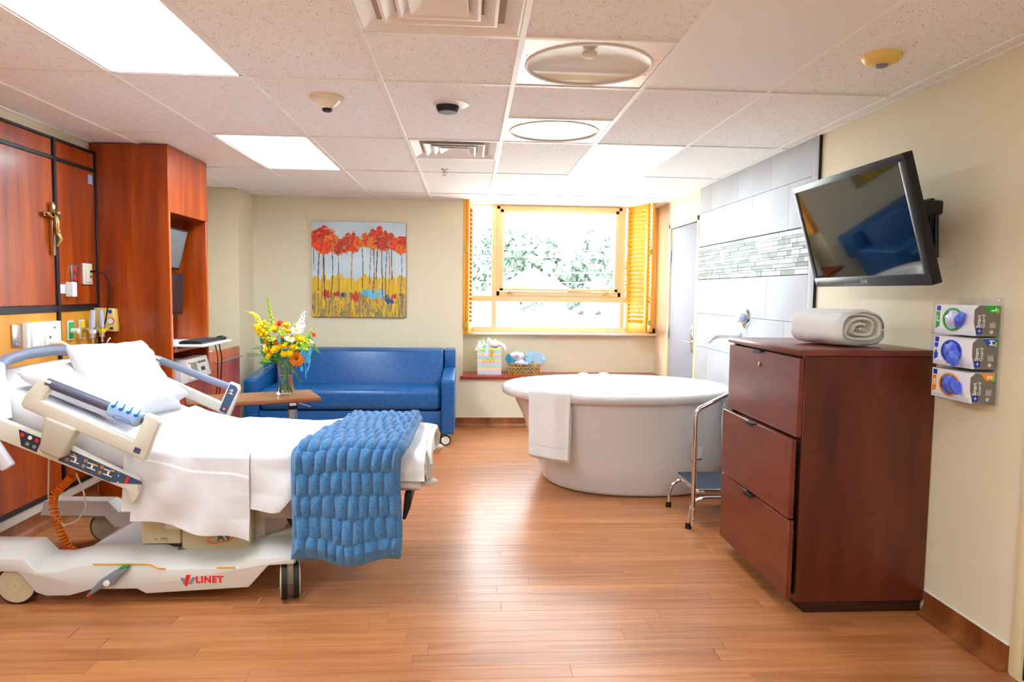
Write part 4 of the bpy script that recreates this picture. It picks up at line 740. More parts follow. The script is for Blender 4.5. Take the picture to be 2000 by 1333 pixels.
# ------------------------------------------------------------------ bedding
m = MB(); rings = []
pathm = [(-.215, .655), (-.5, .677), (-1.0, .687), (-1.3, .689), (-1.40, .70), (-1.47, .725), (-1.55, .762), (-1.8, .868), (-2.13, 1.008)]
for i, (x, z) in enumerate(pathm):
    a, b = Vector(pathm[max(i-1, 0)]), Vector(pathm[min(i+1, len(pathm)-1)]); d = (b-a).normalized(); n = Vector((d.y, -d.x)); n = n if n.y > 0 else -n; ring = []
    for k in range(40):
        th = 2*PI*k/40; c_, s_ = math.cos(th), math.sin(th); ex = .28; yy = .415*math.copysign(abs(c_)**ex, c_); tt = .0775*math.copysign(abs(s_)**ex, s_); ring.append((x+n.x*(tt-.0775), YC+yy, z+n.y*(tt-.0775)))
    rings.append(ring)
m.loft(rings); m.top('mattress', 'sheet', (-1.2, YC, .53), 'mattress in a white fitted sheet on the hospital bed', 'mattress')
def topz(x): return np.interp(x, [-1.62, -1.5, -1.42, -1.3, -1.0, -.5, -.2], [.803, .75, .725, .71, .702, .69, .672])
YN, YFA = 3.185, 4.055
def sheet_pt(x, q, hem, off=0.):
    """q: 0 at the far hem, 1 at the near hem"""
    zt = float(topz(x)); r = .035; farh = .12; nearh = max(zt-hem-r, .02); W = (YFA-YN)-2*r; arcL = r*PI/2; tot = farh+arcL+W+arcL+nearh; l = q*tot
    wr_ = .008*nz(x*5, l*6, 3)+.005*nz(x*12, l*9, 7)+.007*abs(nz(x*4+l*3, l*7-x*3, 2))-.002
    if l < farh: return (x, YFA+.004+wr_, zt-r-(farh-l))
    l -= farh
    if l < arcL: a = l/r; return (x, YFA-r+(r+wr_)*math.cos(a), zt-r+(r+wr_)*math.sin(a))
    l -= arcL
    if l < W: return (x, YFA-r-l, zt+wr_*1.3+.004)
    l -= W
    if l < arcL: a = PI/2+l/r; return (x, YN+r+(r+wr_+off)*math.cos(a), zt-r+(r+wr_)*math.sin(a))
    l -= arcL; fl_ = l/max(nearh, .01); sw = .018*fl_*nz(x*7.5, fl_*1.6, 11)+.012*fl_*math.sin(x*19+2.5*fl_)*sstep(.2, 1, fl_)
    return (x+.01*fl_*nz(x*3, 1, 5), YN-off-wr_-.012*fl_+sw, zt-r-l)
def hemz(x): return float(np.interp(x, [-1.1, -1.0, -.90, -.86, -.78, -.7, -.2], [.44, .44, .425, .43, .52, .56, .57]))
m = MB(); m.surf(lambda u, v: sheet_pt(u, v, hemz(u)), 120, 130, (-1.56, -.205), (0, 1))
m.surf(lambda u, v: (-.205+.012*math.sin(u*1.0)+.0*v, YFA+(YN-YFA)*v, float(topz(-.2))-.002-.12*u-.02*u*math.cos(v*9)), 8, 60)
sh = m.top('bed_sheet', 'sheet', (-1.0, YC, .44), 'white cotton sheet spread over the lower half of the bed', 'sheet', smooth=80, recalc=False)
def flap(u, v):
    x = -1.515+.515*u; hz = .395-.105*u+.01*math.sin(u*9); p = sheet_pt(x, .70+.30*v, hz, .012)
    return (p[0]+.02*v*(u-.5)*0, p[1]-.004*(1 if v > .3 else 0), p[2]+.003)
m = MB(); m.surf(flap, 90, 90); m.part('turned_down_flap', 'sheet', sh, smooth=80, recalc=False)
def pillow(mtx, W, H, T, seed, name, label):
    m = MB(); m.M = mtx
    for sg in (1, -1):
        def f(u, v):
            e = max(0, (1-abs(u)**3.2))*max(0, (1-abs(v)**3.2)); h = T/2*e**.42; px = u*W/2*(1-.07*(1-abs(v)**2)*abs(u)); py = v*H/2*(1-.08*(1-abs(u)**2)*abs(v)); w_ = .018*nz(u*2.3+seed, v*2.3, sg)*e**.3+.009*nz(u*6+seed, v*5, sg*3)*e**.3+.012*abs(nz(u*3.1+v*2+seed, v*4.2-u, sg*5))*e**.3
            return (px, py, sg*h+w_*(1 if sg > 0 else .6))
        m.surf(f, 44, 34, (-1, 1), (-1, 1))
    bmesh.ops.remove_doubles(m.bm, verts=m.bm.verts, dist=.0008)
    c = mtx.translation; return m.top(name, 'pillow', (c.x, c.y, c.z-.1), label, 'pillow', 'bed pillows', smooth=80)
x, z = bk(.46, .18+.065); pillow(frame_M((x+.02, 3.60, z+.0), (0, 1, 0), (-ca, 0, sa)), .72, .52, .17, 3, 'pillow', 'white pillow lying flat at the head of the bed')
pa, pb = Vector((-1.665, 3.30, .80)), Vector((-1.60, 3.90, .78)); pc = Vector((-1.86, 3.55, 1.165))
ex = (pb-pa).normalized(); mid = (pa+pb)/2; up_ = (pc-mid); up_ = (up_-ex*up_.dot(ex)).normalized()
pillow(frame_M(mid+up_*.215-ex.cross(up_)*.0, ex, up_), .60, .45, .17, 9, 'pillow', 'white pillow propped upright against the other pillow')
# plush blanket over the foot of the bed
def blanket_path(l):
    """l measured from the near hem upward and over; returns (y,z,ny,nz)"""
    zt, r, yn, yf, zb = .745, .06, 3.105, 4.12, .215; side = zt-r-zb
    if l < side: f = 1-l/side; return (yn+.012*math.sin(f*3)-.02*f, zb+l, -1, 0)
    l -= side; aL = r*PI/2
    if l < aL: a = l/r; return (yn+r-r*math.cos(a), zt-r+r*math.sin(a), -math.cos(a), math.sin(a))
    l -= aL; W = yf-yn-2*r
    if l < W: f = l/W; return (yn+r+l, zt+.008*math.sin(f*3.1)-.02*f, 0, 1)
    l -= W
    if l < aL: a = l/r; return (yf-r+r*math.sin(a), zt-.02-r+r*math.cos(a), math.sin(a), math.cos(a))
    return (yf, zt-.02-r-(l-aL), 1, 0)
BL = (.745-.06-.215)+.06*PI+(1.015-.12)+.2
def bubble(u, l):
    row = l/.104+.18*nz(u*3, l*2, 4); ri = math.floor(row); fy = row-ri; wcol = .052
    cu_ = u*.52/wcol+(ri % 2)*.5+.45*nz(u*2.2, ri*1.7, 9)+.12*nz(u*9, l*9, 2); fu = cu_-math.floor(cu_)
    d = (4*fu*(1-fu))**.55*(.35+.65*(4*fy*(1-fy))**.4); return d
def blanket(u, v, off=0.):
    l = v*BL; y, z, ny, nzz = blanket_path(l); onTop = sstep(.45, .6, l); x0 = -.800+.10*sstep(.47, 1.4, l); x1 = -.285+.012*sstep(.4, .9, l)-.02*(1-onTop)
    x = x0+(x1-x0)*u; h = .034*bubble(u, l)-.008+.008*nz(u*6, l*5, 1)
    ed = min(1, min(u, 1-u)*16, v*30); h = h*ed-.02*(1-ed); hang = 1-onTop
    z += .012*hang*math.sin(u*7+1)*(1-min(1, l/.3))*1.2-.01*hang*u*0
    return (x+.012*hang*nz(l*4, u*2, 3), y+ny*(h+off)+.018*hang*math.sin(u*9)*(1-min(1, l/.47)), z+nzz*(h+off))
m = MB(); m.surf(lambda u, v: blanket(u, v), 150, 420); bl = m.top('plush_blanket', 'plush', (-.54, 3.6, .2), 'folded blue ribbed plush blanket hanging over the foot of the bed', 'blanket', smooth=180, recalc=False)
md = bl.modifiers.new('thickness', 'SOLIDIFY'); md.thickness = .022; md.offset = -1 if False else 1; md.offset = -1
def under(u, v):
    p = blanket(u, v*.9+.0, -.05); l = v*.9*BL; return (p[0], p[1], p[2]-(.022+.015*math.sin(u*5+2))*(1 if l < .3 else 0))
m = MB(); m.surf(under, 50, 130, (.03, .97)); u_ = m.part('under_layer', 'plush_d', bl, smooth=180, recalc=False)
# ------------------------------------------------------------------ overbed table, vase, flowers
t = thing('overbed_table', 'brown overbed table on a grey post behind the bed', 'table', (-1.3, 4.6, 0)); A = math.radians(23); Mt = frame_M((-1.415, 4.59, 0), (math.cos(A), math.sin(A), 0), (-math.sin(A), math.cos(A), 0))
m = MB(); m.M = Mt; m.box(-.40, .40, -.19, .19, .732, .745, .004); m.part('top', 'brown', t); m = MB(); m.M = Mt; m.box(-.405, .405, -.195, .195, .716, .734, .008, 3); m.part('edge', 'edge', t)
m = MB(); m.M = Mt; m.box(.235, .275, .02, .06, .66, .716); m.part('column', 'chrome', t); m = MB(); m.M = Mt; m.box(.225, .285, .01, .07, .64, .664, .003); m.part('collar', 'black', t); m = MB(); m.M = Mt; m.box(.228, .282, .013, .067, .06, .642, .003); m.part('post', 'postgrey', t); m = MB(); m.M = Mt; m.tube([(.28, .03, .69), (.37, .0, .655)], .004, 6); m.part('lever', 'chrome', t)
m = MB(); m.M = Mt; m.box(.20, .30, -.2, .28, .03, .06, .006); m.box(-.40, .28, -.18, -.13, .03, .06, .006); m.box(-.40, .28, .2, .25, .03, .06, .006); m.part('base', 'postgrey', t)
for p in ((-.38, -.155), (-.38, .225), (.25, -.19), (.25, .27)): m = MB(); m.M = Mt; m.lathe([(.02, -.012), (.022, 0), (.02, .012)], (p[0], p[1], .022), 14, axis='x'); m.part('caster', 'rubber', t)
VX, VY, VZ = -1.235, 4.71, .746
def px(a, b, dy=0): return Vector((VX+(a-562)*.00352, VY+dy, VZ+(771-b)*.00352))
v = thing('vase', 'clear flared glass vase with water on the overbed table', 'vase', (VX, VY, VZ)); prof = [(.060, 0), (.063, .004), (.061, .012), (.052, .05), (.046, .095), (.047, .13), (.055, .18), (.062, .205)]
m = MB(); m.lathe(prof+[(r-.004, z) for r, z in prof[::-1][:-2]]+[(.052, .012), (.001, .010)], (VX, VY, VZ), 10, caps=False); bmesh.ops.contextual_create(m.bm, geom=[e for e in m.bm.edges if e.is_boundary]); m.part('glass', 'vase', v, smooth=20)
m = MB(); m.lathe([(.050, .014), (.0475, .05), (.0415, .095), (.042, .125)], (VX, VY, VZ), 20); m.part('water', 'water', v)
fl_ = thing('flower_bouquet', 'bright bouquet of yellow and orange flowers in the vase', 'flowers', (VX, VY, VZ+.02)); rd = random.Random(5)
m = MB()
for i in range(16): a = rd.uniform(0, 2*PI); m.tube([(VX-.033*math.cos(a), VY-.033*math.sin(a), VZ+.016), (VX+.01*math.cos(a), VY+.01*math.sin(a), VZ+.11), (VX+.05*math.cos(a), VY+.05*math.sin(a), VZ+.27)], .0032, 6)
m.part('stems', 'stem', fl_)
def petal_ring(m, c, n, r, w_, tilt, ph, nrm, ln=1.):
    q = Vector((0, 0, 1)).rotation_difference(nrm).to_matrix()
    for k in range(n):
        a = 2*PI*k/n+ph; d = Vector((math.cos(a), math.sin(a), 0)); s_ = Vector((-math.sin(a), math.cos(a), 0)); ct, st = math.cos(tilt), math.sin(tilt)
        pts = [d*r*.12, d*r*.6*ct+Vector((0, 0, r*.6*st))+s_*w_, d*r*ln*ct+Vector((0, 0, r*st)), d*r*.6*ct+Vector((0, 0, r*.6*st))-s_*w_]; m.poly([c+q @ p for p in pts])
def flower(c, r, kind, nrm=None):
    nrm = nrm or (Vector((c.x-VX, -.13+rd.uniform(-.03, .03), c.z-(VZ+.2)))).normalized(); m = MB()
    if kind == 'mum_o' or kind == 'mum_r':
        for i, (n, f, tl) in enumerate(((16, 1, .15), (14, .85, .45), (12, .68, .75), (9, .45, 1.05))): petal_ring(m, c, n, r*f, r*.14, tl, i*.3, nrm)
        m.mi = 1; m.ball(c+nrm*r*.12, r*.2, sub=1); mats = ['p_org' if kind == 'mum_o' else 'p_red', 'p_core']
    elif kind == 'rose':
        for i, (n, f, tl) in enumerate(((6, 1, .5), (6, .85, .85), (5, .6, 1.2))): petal_ring(m, c, n, r*f, r*.5, tl, i*.5, nrm)
        m.ball(c+nrm*r*.3, r*.4, sub=1); mats = ['p_yel']
    elif kind == 'daisy':
        petal_ring(m, c, 13, r, r*.17, .12, 0, nrm); petal_ring(m, c, 11, r*.9, r*.15, .3, .2, nrm); m.mi = 1; m.ball(c+nrm*r*.1, r*.3, sub=1); mats = ['p_wht', 'p_yel']
    elif kind == 'lime':
        for i in range(22): m.ball(c+Vector((rd.gauss(0, .4), rd.gauss(0, .3), rd.gauss(0, .4)))*r, r*.26, sub=1)
        mats = ['p_grn']
    m.part('flower', mats, fl_, smooth=50, recalc=False)
for a, b, dy, r, k in ((589, 701, -.09, .047, 'mum_o'), (557, 667, -.09, .036, 'mum_r'), (553, 685, -.11, .03, 'rose'), (567, 679, -.1, .034, 'rose'), (577, 692, -.11, .024, 'rose'), (537, 684, -.09, .03, 'rose'), (541, 696, -.09, .028, 'rose'), (582, 680, -.09, .028, 'rose'), (592, 667, -.06, .036, 'rose'), (571, 652, -.05, .03, 'rose'), (548, 649, -.05, .034, 'rose'), (566, 642, -.03, .032, 'rose'), (537, 668, -.07, .03, 'mum_o'), (553, 638, -.02, .034, 'mum_r'), (577, 664, -.09, .032, 'daisy'), (585, 650, -.04, .036, 'daisy'), (591, 640, 0, .03, 'daisy'), (612, 670, -.02, .016, 'daisy'), (533, 676, -.08, .024, 'daisy'), (598, 681, -.07, .034, 'lime'), (561, 655, -.08, .026, 'lime'), (537, 646, -.03, .03, 'lime'), (615, 658, 0, .018, 'mum_r'), (604, 674, -.04, .026, 'lime'), (545, 664, -.1, .024, 'lime'), (567, 693, -.1, .022, 'rose')): flower(px(a, b, dy), r*1.3, k)
def spike(pts, r0, r1, mt, n=26):
    pts = [Vector(p) for p in pts]; m = MB(); m.mi = 1; m.tube(pts, .003, 5); m.mi = 0
    for i in range(n):
        f = i/(n-1)*(len(pts)-1); k = min(int(f), len(pts)-2); p = pts[k].lerp(pts[k+1], f-k); r = r0+(r1-r0)*i/(n-1); a = i*2.4; m.ball(p+Vector((math.cos(a), math.sin(a), 0))*r*1.1, r, 1, 1, 1.2, 1)
    m.part('flower_spike', [mt, 'stem'], fl_, smooth=50)
spike([px(529, 662, -.02), px(517, 640), px(510, 625), px(502, 617), px(493, 616)], .016, .006, 'p_lem'); spike([px(524, 660, -.04), px(516, 648, -.04), px(511, 640, -.04)], .017, .010, 'p_yel', 14); spike([px(527, 655, -.06), px(525, 640, -.05), px(526, 632, -.04)], .016, .009, 'p_yel', 12); spike([px(541, 650), px(535, 622), px(531, 600), px(530, 587)], .012, .004, 'p_grn', 30); spike([px(587, 650), px(593, 632), px(597, 614)], .017, .006, 'p_wht', 22); spike([px(578, 650), px(581, 640), px(582, 634)], .01, .004, 'p_grn', 12); spike([px(602, 665), px(608, 652), px(616, 643)], .008, .004, 'p_grn', 14); spike([px(604, 660), px(611, 667), px(624, 690)], .009, .005, 'leaf2', 20)
def fern(pts, L, mt='leaf', n=12):
    pts = [Vector(p) for p in pts]; m = MB(); m.tube(pts, .0018, 5)
    for i in range(n):
        f = (i+1)/n*(len(pts)-1); k = min(int(f), len(pts)-2); p = pts[k].lerp(pts[k+1], f-k); d = (pts[k+1]-pts[k]).normalized(); l = L*(1-.6*i/n)
        for s_ in (-1, 1): e = (d*.7+Vector((rd.uniform(-.3, .3), -.5, s_*.8)).normalized()).normalized(); w_ = d.cross(e).normalized()*l*.13; m.poly([p, p+e*l*.5+w_, p+e*l, p+e*l*.5-w_])
    m.part('fern', mt, fl_, smooth=0, recalc=False)
fern([px(540, 705, -.04), px(518, 695, -.06), px(497, 694, -.06)], .04); fern([px(536, 692, -.02), px(516, 682), px(500, 684)], .035); fern([px(545, 712, -.05), px(524, 722, -.06), px(512, 736, -.06)], .03, 'leaf2', 7); fern([px(580, 715, -.05), px(590, 730, -.09), px(596, 752, -.1)], .045); fern([px(576, 712, -.05), px(586, 724, -.1), px(600, 745, -.1)], .045, 'leaf', 14); fern([px(602, 680, -.02), px(614, 684), px(628, 692)], .035, 'leaf2'); fern([px(605, 688, -.02), px(614, 696), px(619, 706)], .03); fern([px(560, 715, -.08), px(570, 708, -.1), px(577, 718, -.11)], .03, 'leaf2'); fern([px(545, 702, -.08), px(560, 698, -.1), px(580, 700, -.1)], .04)
m = MB()
for i in range(190):
    a = rd.uniform(0, 2*PI); el = rd.uniform(-.25, 1.0); r = rd.uniform(.07, .13); c = Vector((VX+r*math.cos(a)*1.05, VY+r*math.sin(a)*.8, VZ+.24+el*.12)); d = (c-Vector((VX, VY, VZ+.2))).normalized(); s_ = d.orthogonal().normalized(); L = rd.uniform(.035, .065); m.mi = 0 if rd.random() < .7 else 1; m.poly([c, c+d*L*.5+s_*L*.3, c+d*L, c+d*L*.5-s_*L*.3])
q = m.part('foliage', ['leaf', 'leaf2'], fl_, smooth=0, recalc=False)
m = MB()
def rib(pts, w_): m.surf(lambda u, v_: Vector(pts[0]).lerp(Vector(pts[1]), u)*(1-u)+Vector(pts[1]).lerp(Vector(pts[2]), u)*u+Vector((w_*(v_-.5)*.3, -.3*w_*(v_-.5), w_*(v_-.5))), 12, 4)
c0 = px(604, 699, -.06)
rib([c0, px(616, 676, -.1), px(614, 697, -.07)], .06); rib([c0, px(596, 676, -.12), px(600, 690, -.1)], .05); rib([c0, px(622, 706, -.11), px(608, 722, -.09)], .05); rib([c0, px(590, 716, -.09), px(600, 722, -.08)], .03); rib([c0, px(604, 720, -.08), px(605, 738, -.07)], .022); rib([px(560, 655, -.13), px(556, 662, -.14), px(563, 668, -.13)], .03); m.part('ribbon_bow', 'ribbon', fl_, smooth=180, recalc=False)
# ------------------------------------------------------------------ bathtub
TX, TY = 1.165, 5.36
t = thing('bathtub', 'large white oval freestanding bathtub under the tiled wall', 'bathtub', (TX, TY, 0)); n = 72
def ell(ax, ay, z):
    f = min(1, max(0, z/.66)); dx = .125*(1-f) if ax > .5 else .05; ax += .125*(1-f)*(ax > .5); p = 1-.12*(1-f*.5)
    def e_(v, q): return math.copysign(abs(v)**q, v)
    return [(TX+dx+ax*e_(math.cos(2*PI*k/n), p), TY+ay*e_(math.sin(2*PI*k/n), p), z) for k in range(n)]
m = MB(); m.loft([ell(.55, .57, .0), ell(.575, .592, .012), ell(.585, .60, .03), ell(.66, .604, .25), ell(.745, .608, .5), ell(.83, .612, .665), ell(.76, .58, .69)]); m.part('shell', 'tub', t, smooth=50)
m = MB(); m.loft([ell(.82, .60, .668), ell(.89, .635, .668), ell(.907, .648, .68), ell(.911, .652, .705), ell(.905, .646, .728), ell(.885, .632, .74), ell(.835, .585, .742), ell(.805, .56, .738), ell(.79, .548, .72), ell(.75, .53, .6), ell(.58, .47, .3), ell(.505, .40, .2), ell(.2, .2, .18)], caps=False); m.part('rim', 'tub', t, smooth=60)
m = MB(); m.loft([ell(.54, .56, .001), ell(.545, .565, .001)], caps=False); m.part('foot_shadow_gap', 'rubber', t) if 0 else None
for x_, y_ in ((.99, 5.93), (1.17, 5.94), (.97, 4.83), (1.15, 4.80)): m = MB(); m.ball((x_, y_, .738), .03, 1.7, 1.1, .75, 3); m.part('rim_rest', 'tub', t)
lb = MB()
def onfront(x): return TY-.605*(1-abs((x-TX-.07)/.745)**(2/.906))**(.906/2)-.004
lb.surf(lambda u, v: (1.595+.095*u, onfront(1.595+.095*u)-.004, .255+.10*v), 8, 2); lb = lb.part('label', 'paper', t, smooth=0)
m = MB(); m.mi = 1; m.surf(lambda u, v: (1.595+.095*u, onfront(1.595+.095*u)-.005, .255+.009*v), 8, 1); m.mi = 0; m.surf(lambda u, v: (1.604+.026*u, onfront(1.604+.026*u)-.005, .334+.014*v), 3, 1)
for i, L in enumerate((.05, .06, .035, .03, .03, .04, .03)): m.surf(lambda u, v: (1.602+L*u, onfront(1.602+L*u)-.005, .322-i*.008+.002*v), 4, 1)
m.part('print', ['lgrey', 'navy_d'], lb, smooth=0)
# towel over the rim
def rimy(x, a=.911, b=.652): return TY-b*math.sqrt(max(0, 1-((x-TX)/a)**2))
def towel(u, v):
    x = .435+.275*u; yo = rimy(x)-.012; yi = rimy(x, .795, .55)+.02; L = v*1.02; hang = .46
    if L < hang: z = .272-.012*u+L*1.0; y = yo-.008+.05*u*(1-L/hang)*0; dx = -.012*(1-L/hang)*(u-.4)
    elif L < hang+.04: a = (L-hang)/.04; z = .732+.022*math.sin(a*PI/2); y = yo-.008+.03*(1-math.cos(a*PI/2)); dx = 0
    elif L < hang+.16: f = (L-hang-.04)/.12; y = yo+.022+(yi-yo-.022)*f; z = .754-.004*f; dx = .03*f
    else: f = (L-hang-.16); y = yi+.03*f; z = .75-f*.8; dx = .03+.1*f
    w_ = .005*nz(u*4, L*5, 3)+.004*math.sin(u*11+1)*(1 if L < hang else .3); return (x+dx, y-w_, z+(w_*.6 if L > hang else 0))
m = MB(); m.surf(towel, 40, 90); tw = m.top('bath_towel', 'terry', (.57, 4.85, .28), 'white bath towel draped over the near end of the bathtub', 'towel', smooth=80, recalc=False); md = tw.modifiers.new('thickness', 'SOLIDIFY'); md.thickness = .014; md.offset = 0
for z0 in (.40, .355, .30):
    m = MB(); m.surf(lambda u, v: (lambda p: (p[0], p[1]-.011, p[2]))(towel(u, (z0-.272+.006*v)/1.02)), 30, 2); m.part('woven_band', 'putty' if z0 == .355 else 'terry', tw, smooth=60, recalc=False)
m = MB(); m.surf(lambda u, v: (lambda p: (p[0]+.012, p[1]+.022, p[2]-.022))(towel(u, v*.4)), 30, 40); q = m.part('under_fold', 'terry', tw, smooth=80, recalc=False); md = q.modifiers.new('thickness', 'SOLIDIFY'); md.thickness = .012
0 and m.surf(lambda u, v: (.66+.17*u, 4.98+.22*v+.02*u, .752+.03*math.exp(-((u-.55)*5)**2)*(1-v)+.004*math.sin(v*9)-.18*max(0, v-.45)), 24, 24)
# tap and spout on the tiles
t = thing('bath_spout', 'chrome wall spout above the bathtub', 'tap', (2.08, 5.2, 1.09)); m = MB(); m.lathe([(.03, 0), (.03, -.008), (.02, -.014)], (XR-.015, 5.2, 1.135), 24, axis='x'); m.part('flange', 'chrome', t); m = MB(); m.tube([(2.09, 5.2, 1.135), (1.93, 5.2, 1.13), (1.885, 5.2, 1.122), (1.855, 5.2, 1.104), (1.838, 5.2, 1.082)], [.013, .013, .014, .015, .016], 16); m.part('spout', 'chrome', t)
t = thing('shower_valve', 'round chrome valve with a clear knob on the tiled wall', 'tap', (2.07, 5.12, 1.20)); m = MB(); m.lathe([(.085, 0), (.085, -.004), (.07, -.012), (.04, -.018)], (XR-.015, 5.12, 1.285), 36, axis='x'); m.part('escutcheon', 'chrome', t); m = MB(); m.lathe([(.03, -.016), (.04, -.03), (.042, -.05), (.034, -.064), (.01, -.068)], (XR-.015, 5.12, 1.285), 10, axis='x'); m.part('knob', 'film', t, smooth=20)
# ------------------------------------------------------------------ step stool
t = thing('step_stool', 'chrome two-step stool with handrail beside the bathtub', 'step stool', (1.6, 4.35, 0))
def tread(x0, x1, y0, y1, z):
    B(x0, x1, y0, y1, z-.03, z, .006).part('tread', 'chrome', t); B(x0+.008, x1-.008, y0+.008, y1-.008, z-.001, z+.003, .001, 1).part('tread_mat', 'rubbermat', t)
K['rubbermat'] = mat('dark ribbed rubber', (44, 54, 66), .5, bump=(300, .2))
tread(1.43, 1.745, 4.20, 4.62, .225); tread(1.755, 2.06, 4.20, 4.62, .40)
def leg(pts, r=.0125): m = MB(); m.tube(pts, r, 12); m.part('leg', 'chrome', t)
def foot(x, y): m = MB(); m.cyl((x, y, 0), (x, y, .035), .02, .017); m.part('rubber_foot', 'black', t)
for y in (4.13, 4.56):
    leg([(1.365, y, .02), (1.37, y, .11), (1.385, y, .15), (1.42, y+.0, .18), (1.47, y, .19), (1.80, y, .19)]); foot(1.365, y); leg([(2.06, y, .02), (2.06, y, .3), (2.04, y, .35), (1.98, y, .365), (1.86, y, .365), (1.82, y, .35), (1.80, y, .30), (1.80, y, .19)]); foot(2.06, y)
leg([(1.382, 4.10, .03), (1.382, 4.10, .40), (1.382, 4.10, .70), (1.388, 4.10, .735), (1.405, 4.10, .757), (1.50, 4.10, .805), (1.75, 4.10, .93), (1.84, 4.10, .955), (1.86, 4.10, .93), (1.86, 4.10, .30), (1.86, 4.10, .2)], .0135)
for z in (.07, .13): m = MB(); m.lathe([(.009, 0), (.009, .005), (.005, .008)], (1.382, 4.088, z), 14, axis='y'); m.part('bolt', 'steel', t); m = MB(); m.lathe([(.007, 0), (.007, .004)], (1.368, 4.548, z+.02), 12, axis='y'); m.part('bolt', 'steel', t)
for y in (4.15, 4.58): m = MB(); m.tube([(1.40, y, .19), (1.5, 4.36, .19)], .006) if 0 else m.box(1.45, 1.72, y-.006, y+.006, .184, .198); m.part('cross_bar', 'black', t)
# ------------------------------------------------------------------ filing cabinet
t = thing('filing_cabinet', 'mahogany three-drawer lateral filing cabinet on the right', 'filing cabinet', (1.8, 3.4, 0)); CX0, CX1, CY0, CY1, CT = 1.49, XR-.003, 2.975, 3.815, 1.212
B(CX0+.05, CX1-.02, CY0+.01, CY1-.01, 0.0, .075, .002).part('plinth', 'blackbrown', t) if 'blackbrown' in K else None
K['darkbase'] = mat('dark plinth', (54, 22, 12), .45); B(CX0+.045, CX1-.004, CY0+.012, CY1-.01, 0.0, .06, .004).part('plinth', 'darkbase', t)
m = MB(); m.box(CX0, CX1, CY0, CY0+.022, .055, CT-.03, .0015, 1); m.box(CX0, CX1, CY1-.022, CY1, .055, CT-.03, .0015, 1); m.box(CX1-.02, CX1-.002, CY0+.023, CY1-.023, .056, CT-.031); m.box(CX0+.004, CX1-.021, CY0+.023, CY1-.023, .056, .08); m.box(CX0+.03, CX1-.021, CY0+.023, CY1-.023, .081, CT-.031); c = m.part('carcass', 'mahog', t)
B(CX0-.03, CX1, CY0-.008, CY1+.005, CT-.028, CT, .003).part('top', 'mahog_f', t)
for z0, z1, out in ((.815, CT-.04, .012), (.445, .805, .038), (.072, .436, .034)):
    d = B(CX0-out-.012, CX0-out+.012, CY0-.002 if out > .02 else CY0+.006, CY1-.004, z0, z1, .002, 1).part('drawer', 'mahog_f', t); x = CX0-out-.012; yc = (CY0+CY1)/2+.0
    B(CX0-out, CX0+.03, CY0+.03, CY1-.03, z0+.05, z1-.05).part('drawer_box', 'black', d, smooth=0)
    m = MB(); m.box(x-.022, x+.006, yc-.045, yc+.045, z1-.004, z1+.002, .001, 1); m.box(x-.022, x-.019, yc-.045, yc+.045, z1-.014, z1); m.part('pull', 'black', d)
    if z0 > .8: m = MB(); m.lathe([(.012, .0), (.012, -.004), (.008, -.006)], (x, yc+.005, z1-.07), 20, axis='x'); m.part('lock', 'brass', d)
# rolled towel on the cabinet
tr = thing('rolled_towel', 'white towel rolled up on top of the filing cabinet', 'towel', (1.84, 3.3, CT)); K0 = Vector((1.80, 3.28, CT+.002))
def rollM(): return frame_M((1.845, 3.14, CT+.002), (.985, .17, 0), (0, 0, 1))     # local x right, y up, z toward the camera side
ang = math.radians(-12); axd = Vector((-.32, .95, 0)).normalized(); rx = Vector((.95, .32, 0)).normalized()
def roll_sec(th, r_scale, a):
    # flattened superellipse section: half width .155, height .175, bottom flat
    c_, s_ = math.cos(th), math.sin(th); wx = .158*r_scale; hz = .087*r_scale; xx = wx*math.copysign(abs(c_)**.85, c_); zz = hz*math.copysign(abs(s_)**.8, s_)
    sag = .018*max(0, c_)*(-1 if s_ < 0 else -.6)*r_scale
    return K0+rx*(xx+.02*max(0, -s_)*c_)+axd*a+Vector((0, 0, .0885+zz+sag*.6))
m = MB()
def ro(u, v):
    a = -.15+.32*v; e = min(v, 1-v); k = 1-.16*max(0, 1-e/.10)**2; th = 2*PI*u; p = roll_sec(th, k, a); w_ = .005*nz(p.x*18, p.y*9, p.z*18); return p+Vector((0, 0, w_*.5))+rx*w_
m.surf(ro, 64, 34); m.part('outer_wrap', 'terry', tr, smooth=80)
m = MB()
def spiral(u, v):
    th = -PI*.7-2*PI*3.1*u; rs = .87-.80*u**.9; p = roll_sec(th, rs, -.150+.012*math.sin(u*23)+.07*v+.012*(1-u)); return p+rx*(.010*nz(u*9, 0, 2)-.012*u)+Vector((0, 0, .008*nz(u*8, 3, 2)))
m.surf(spiral, 220, 5); q = m.part('inner_spiral', 'towelcream', tr, smooth=80, recalc=False); md = q.modifiers.new('thickness', 'SOLIDIFY'); md.thickness = .013; md.offset = 0
m = MB(); m.surf(lambda u, v: roll_sec(2*PI*u, v*.93, -.10), 48, 6); m.part('core', 'towelcream', tr, smooth=80)
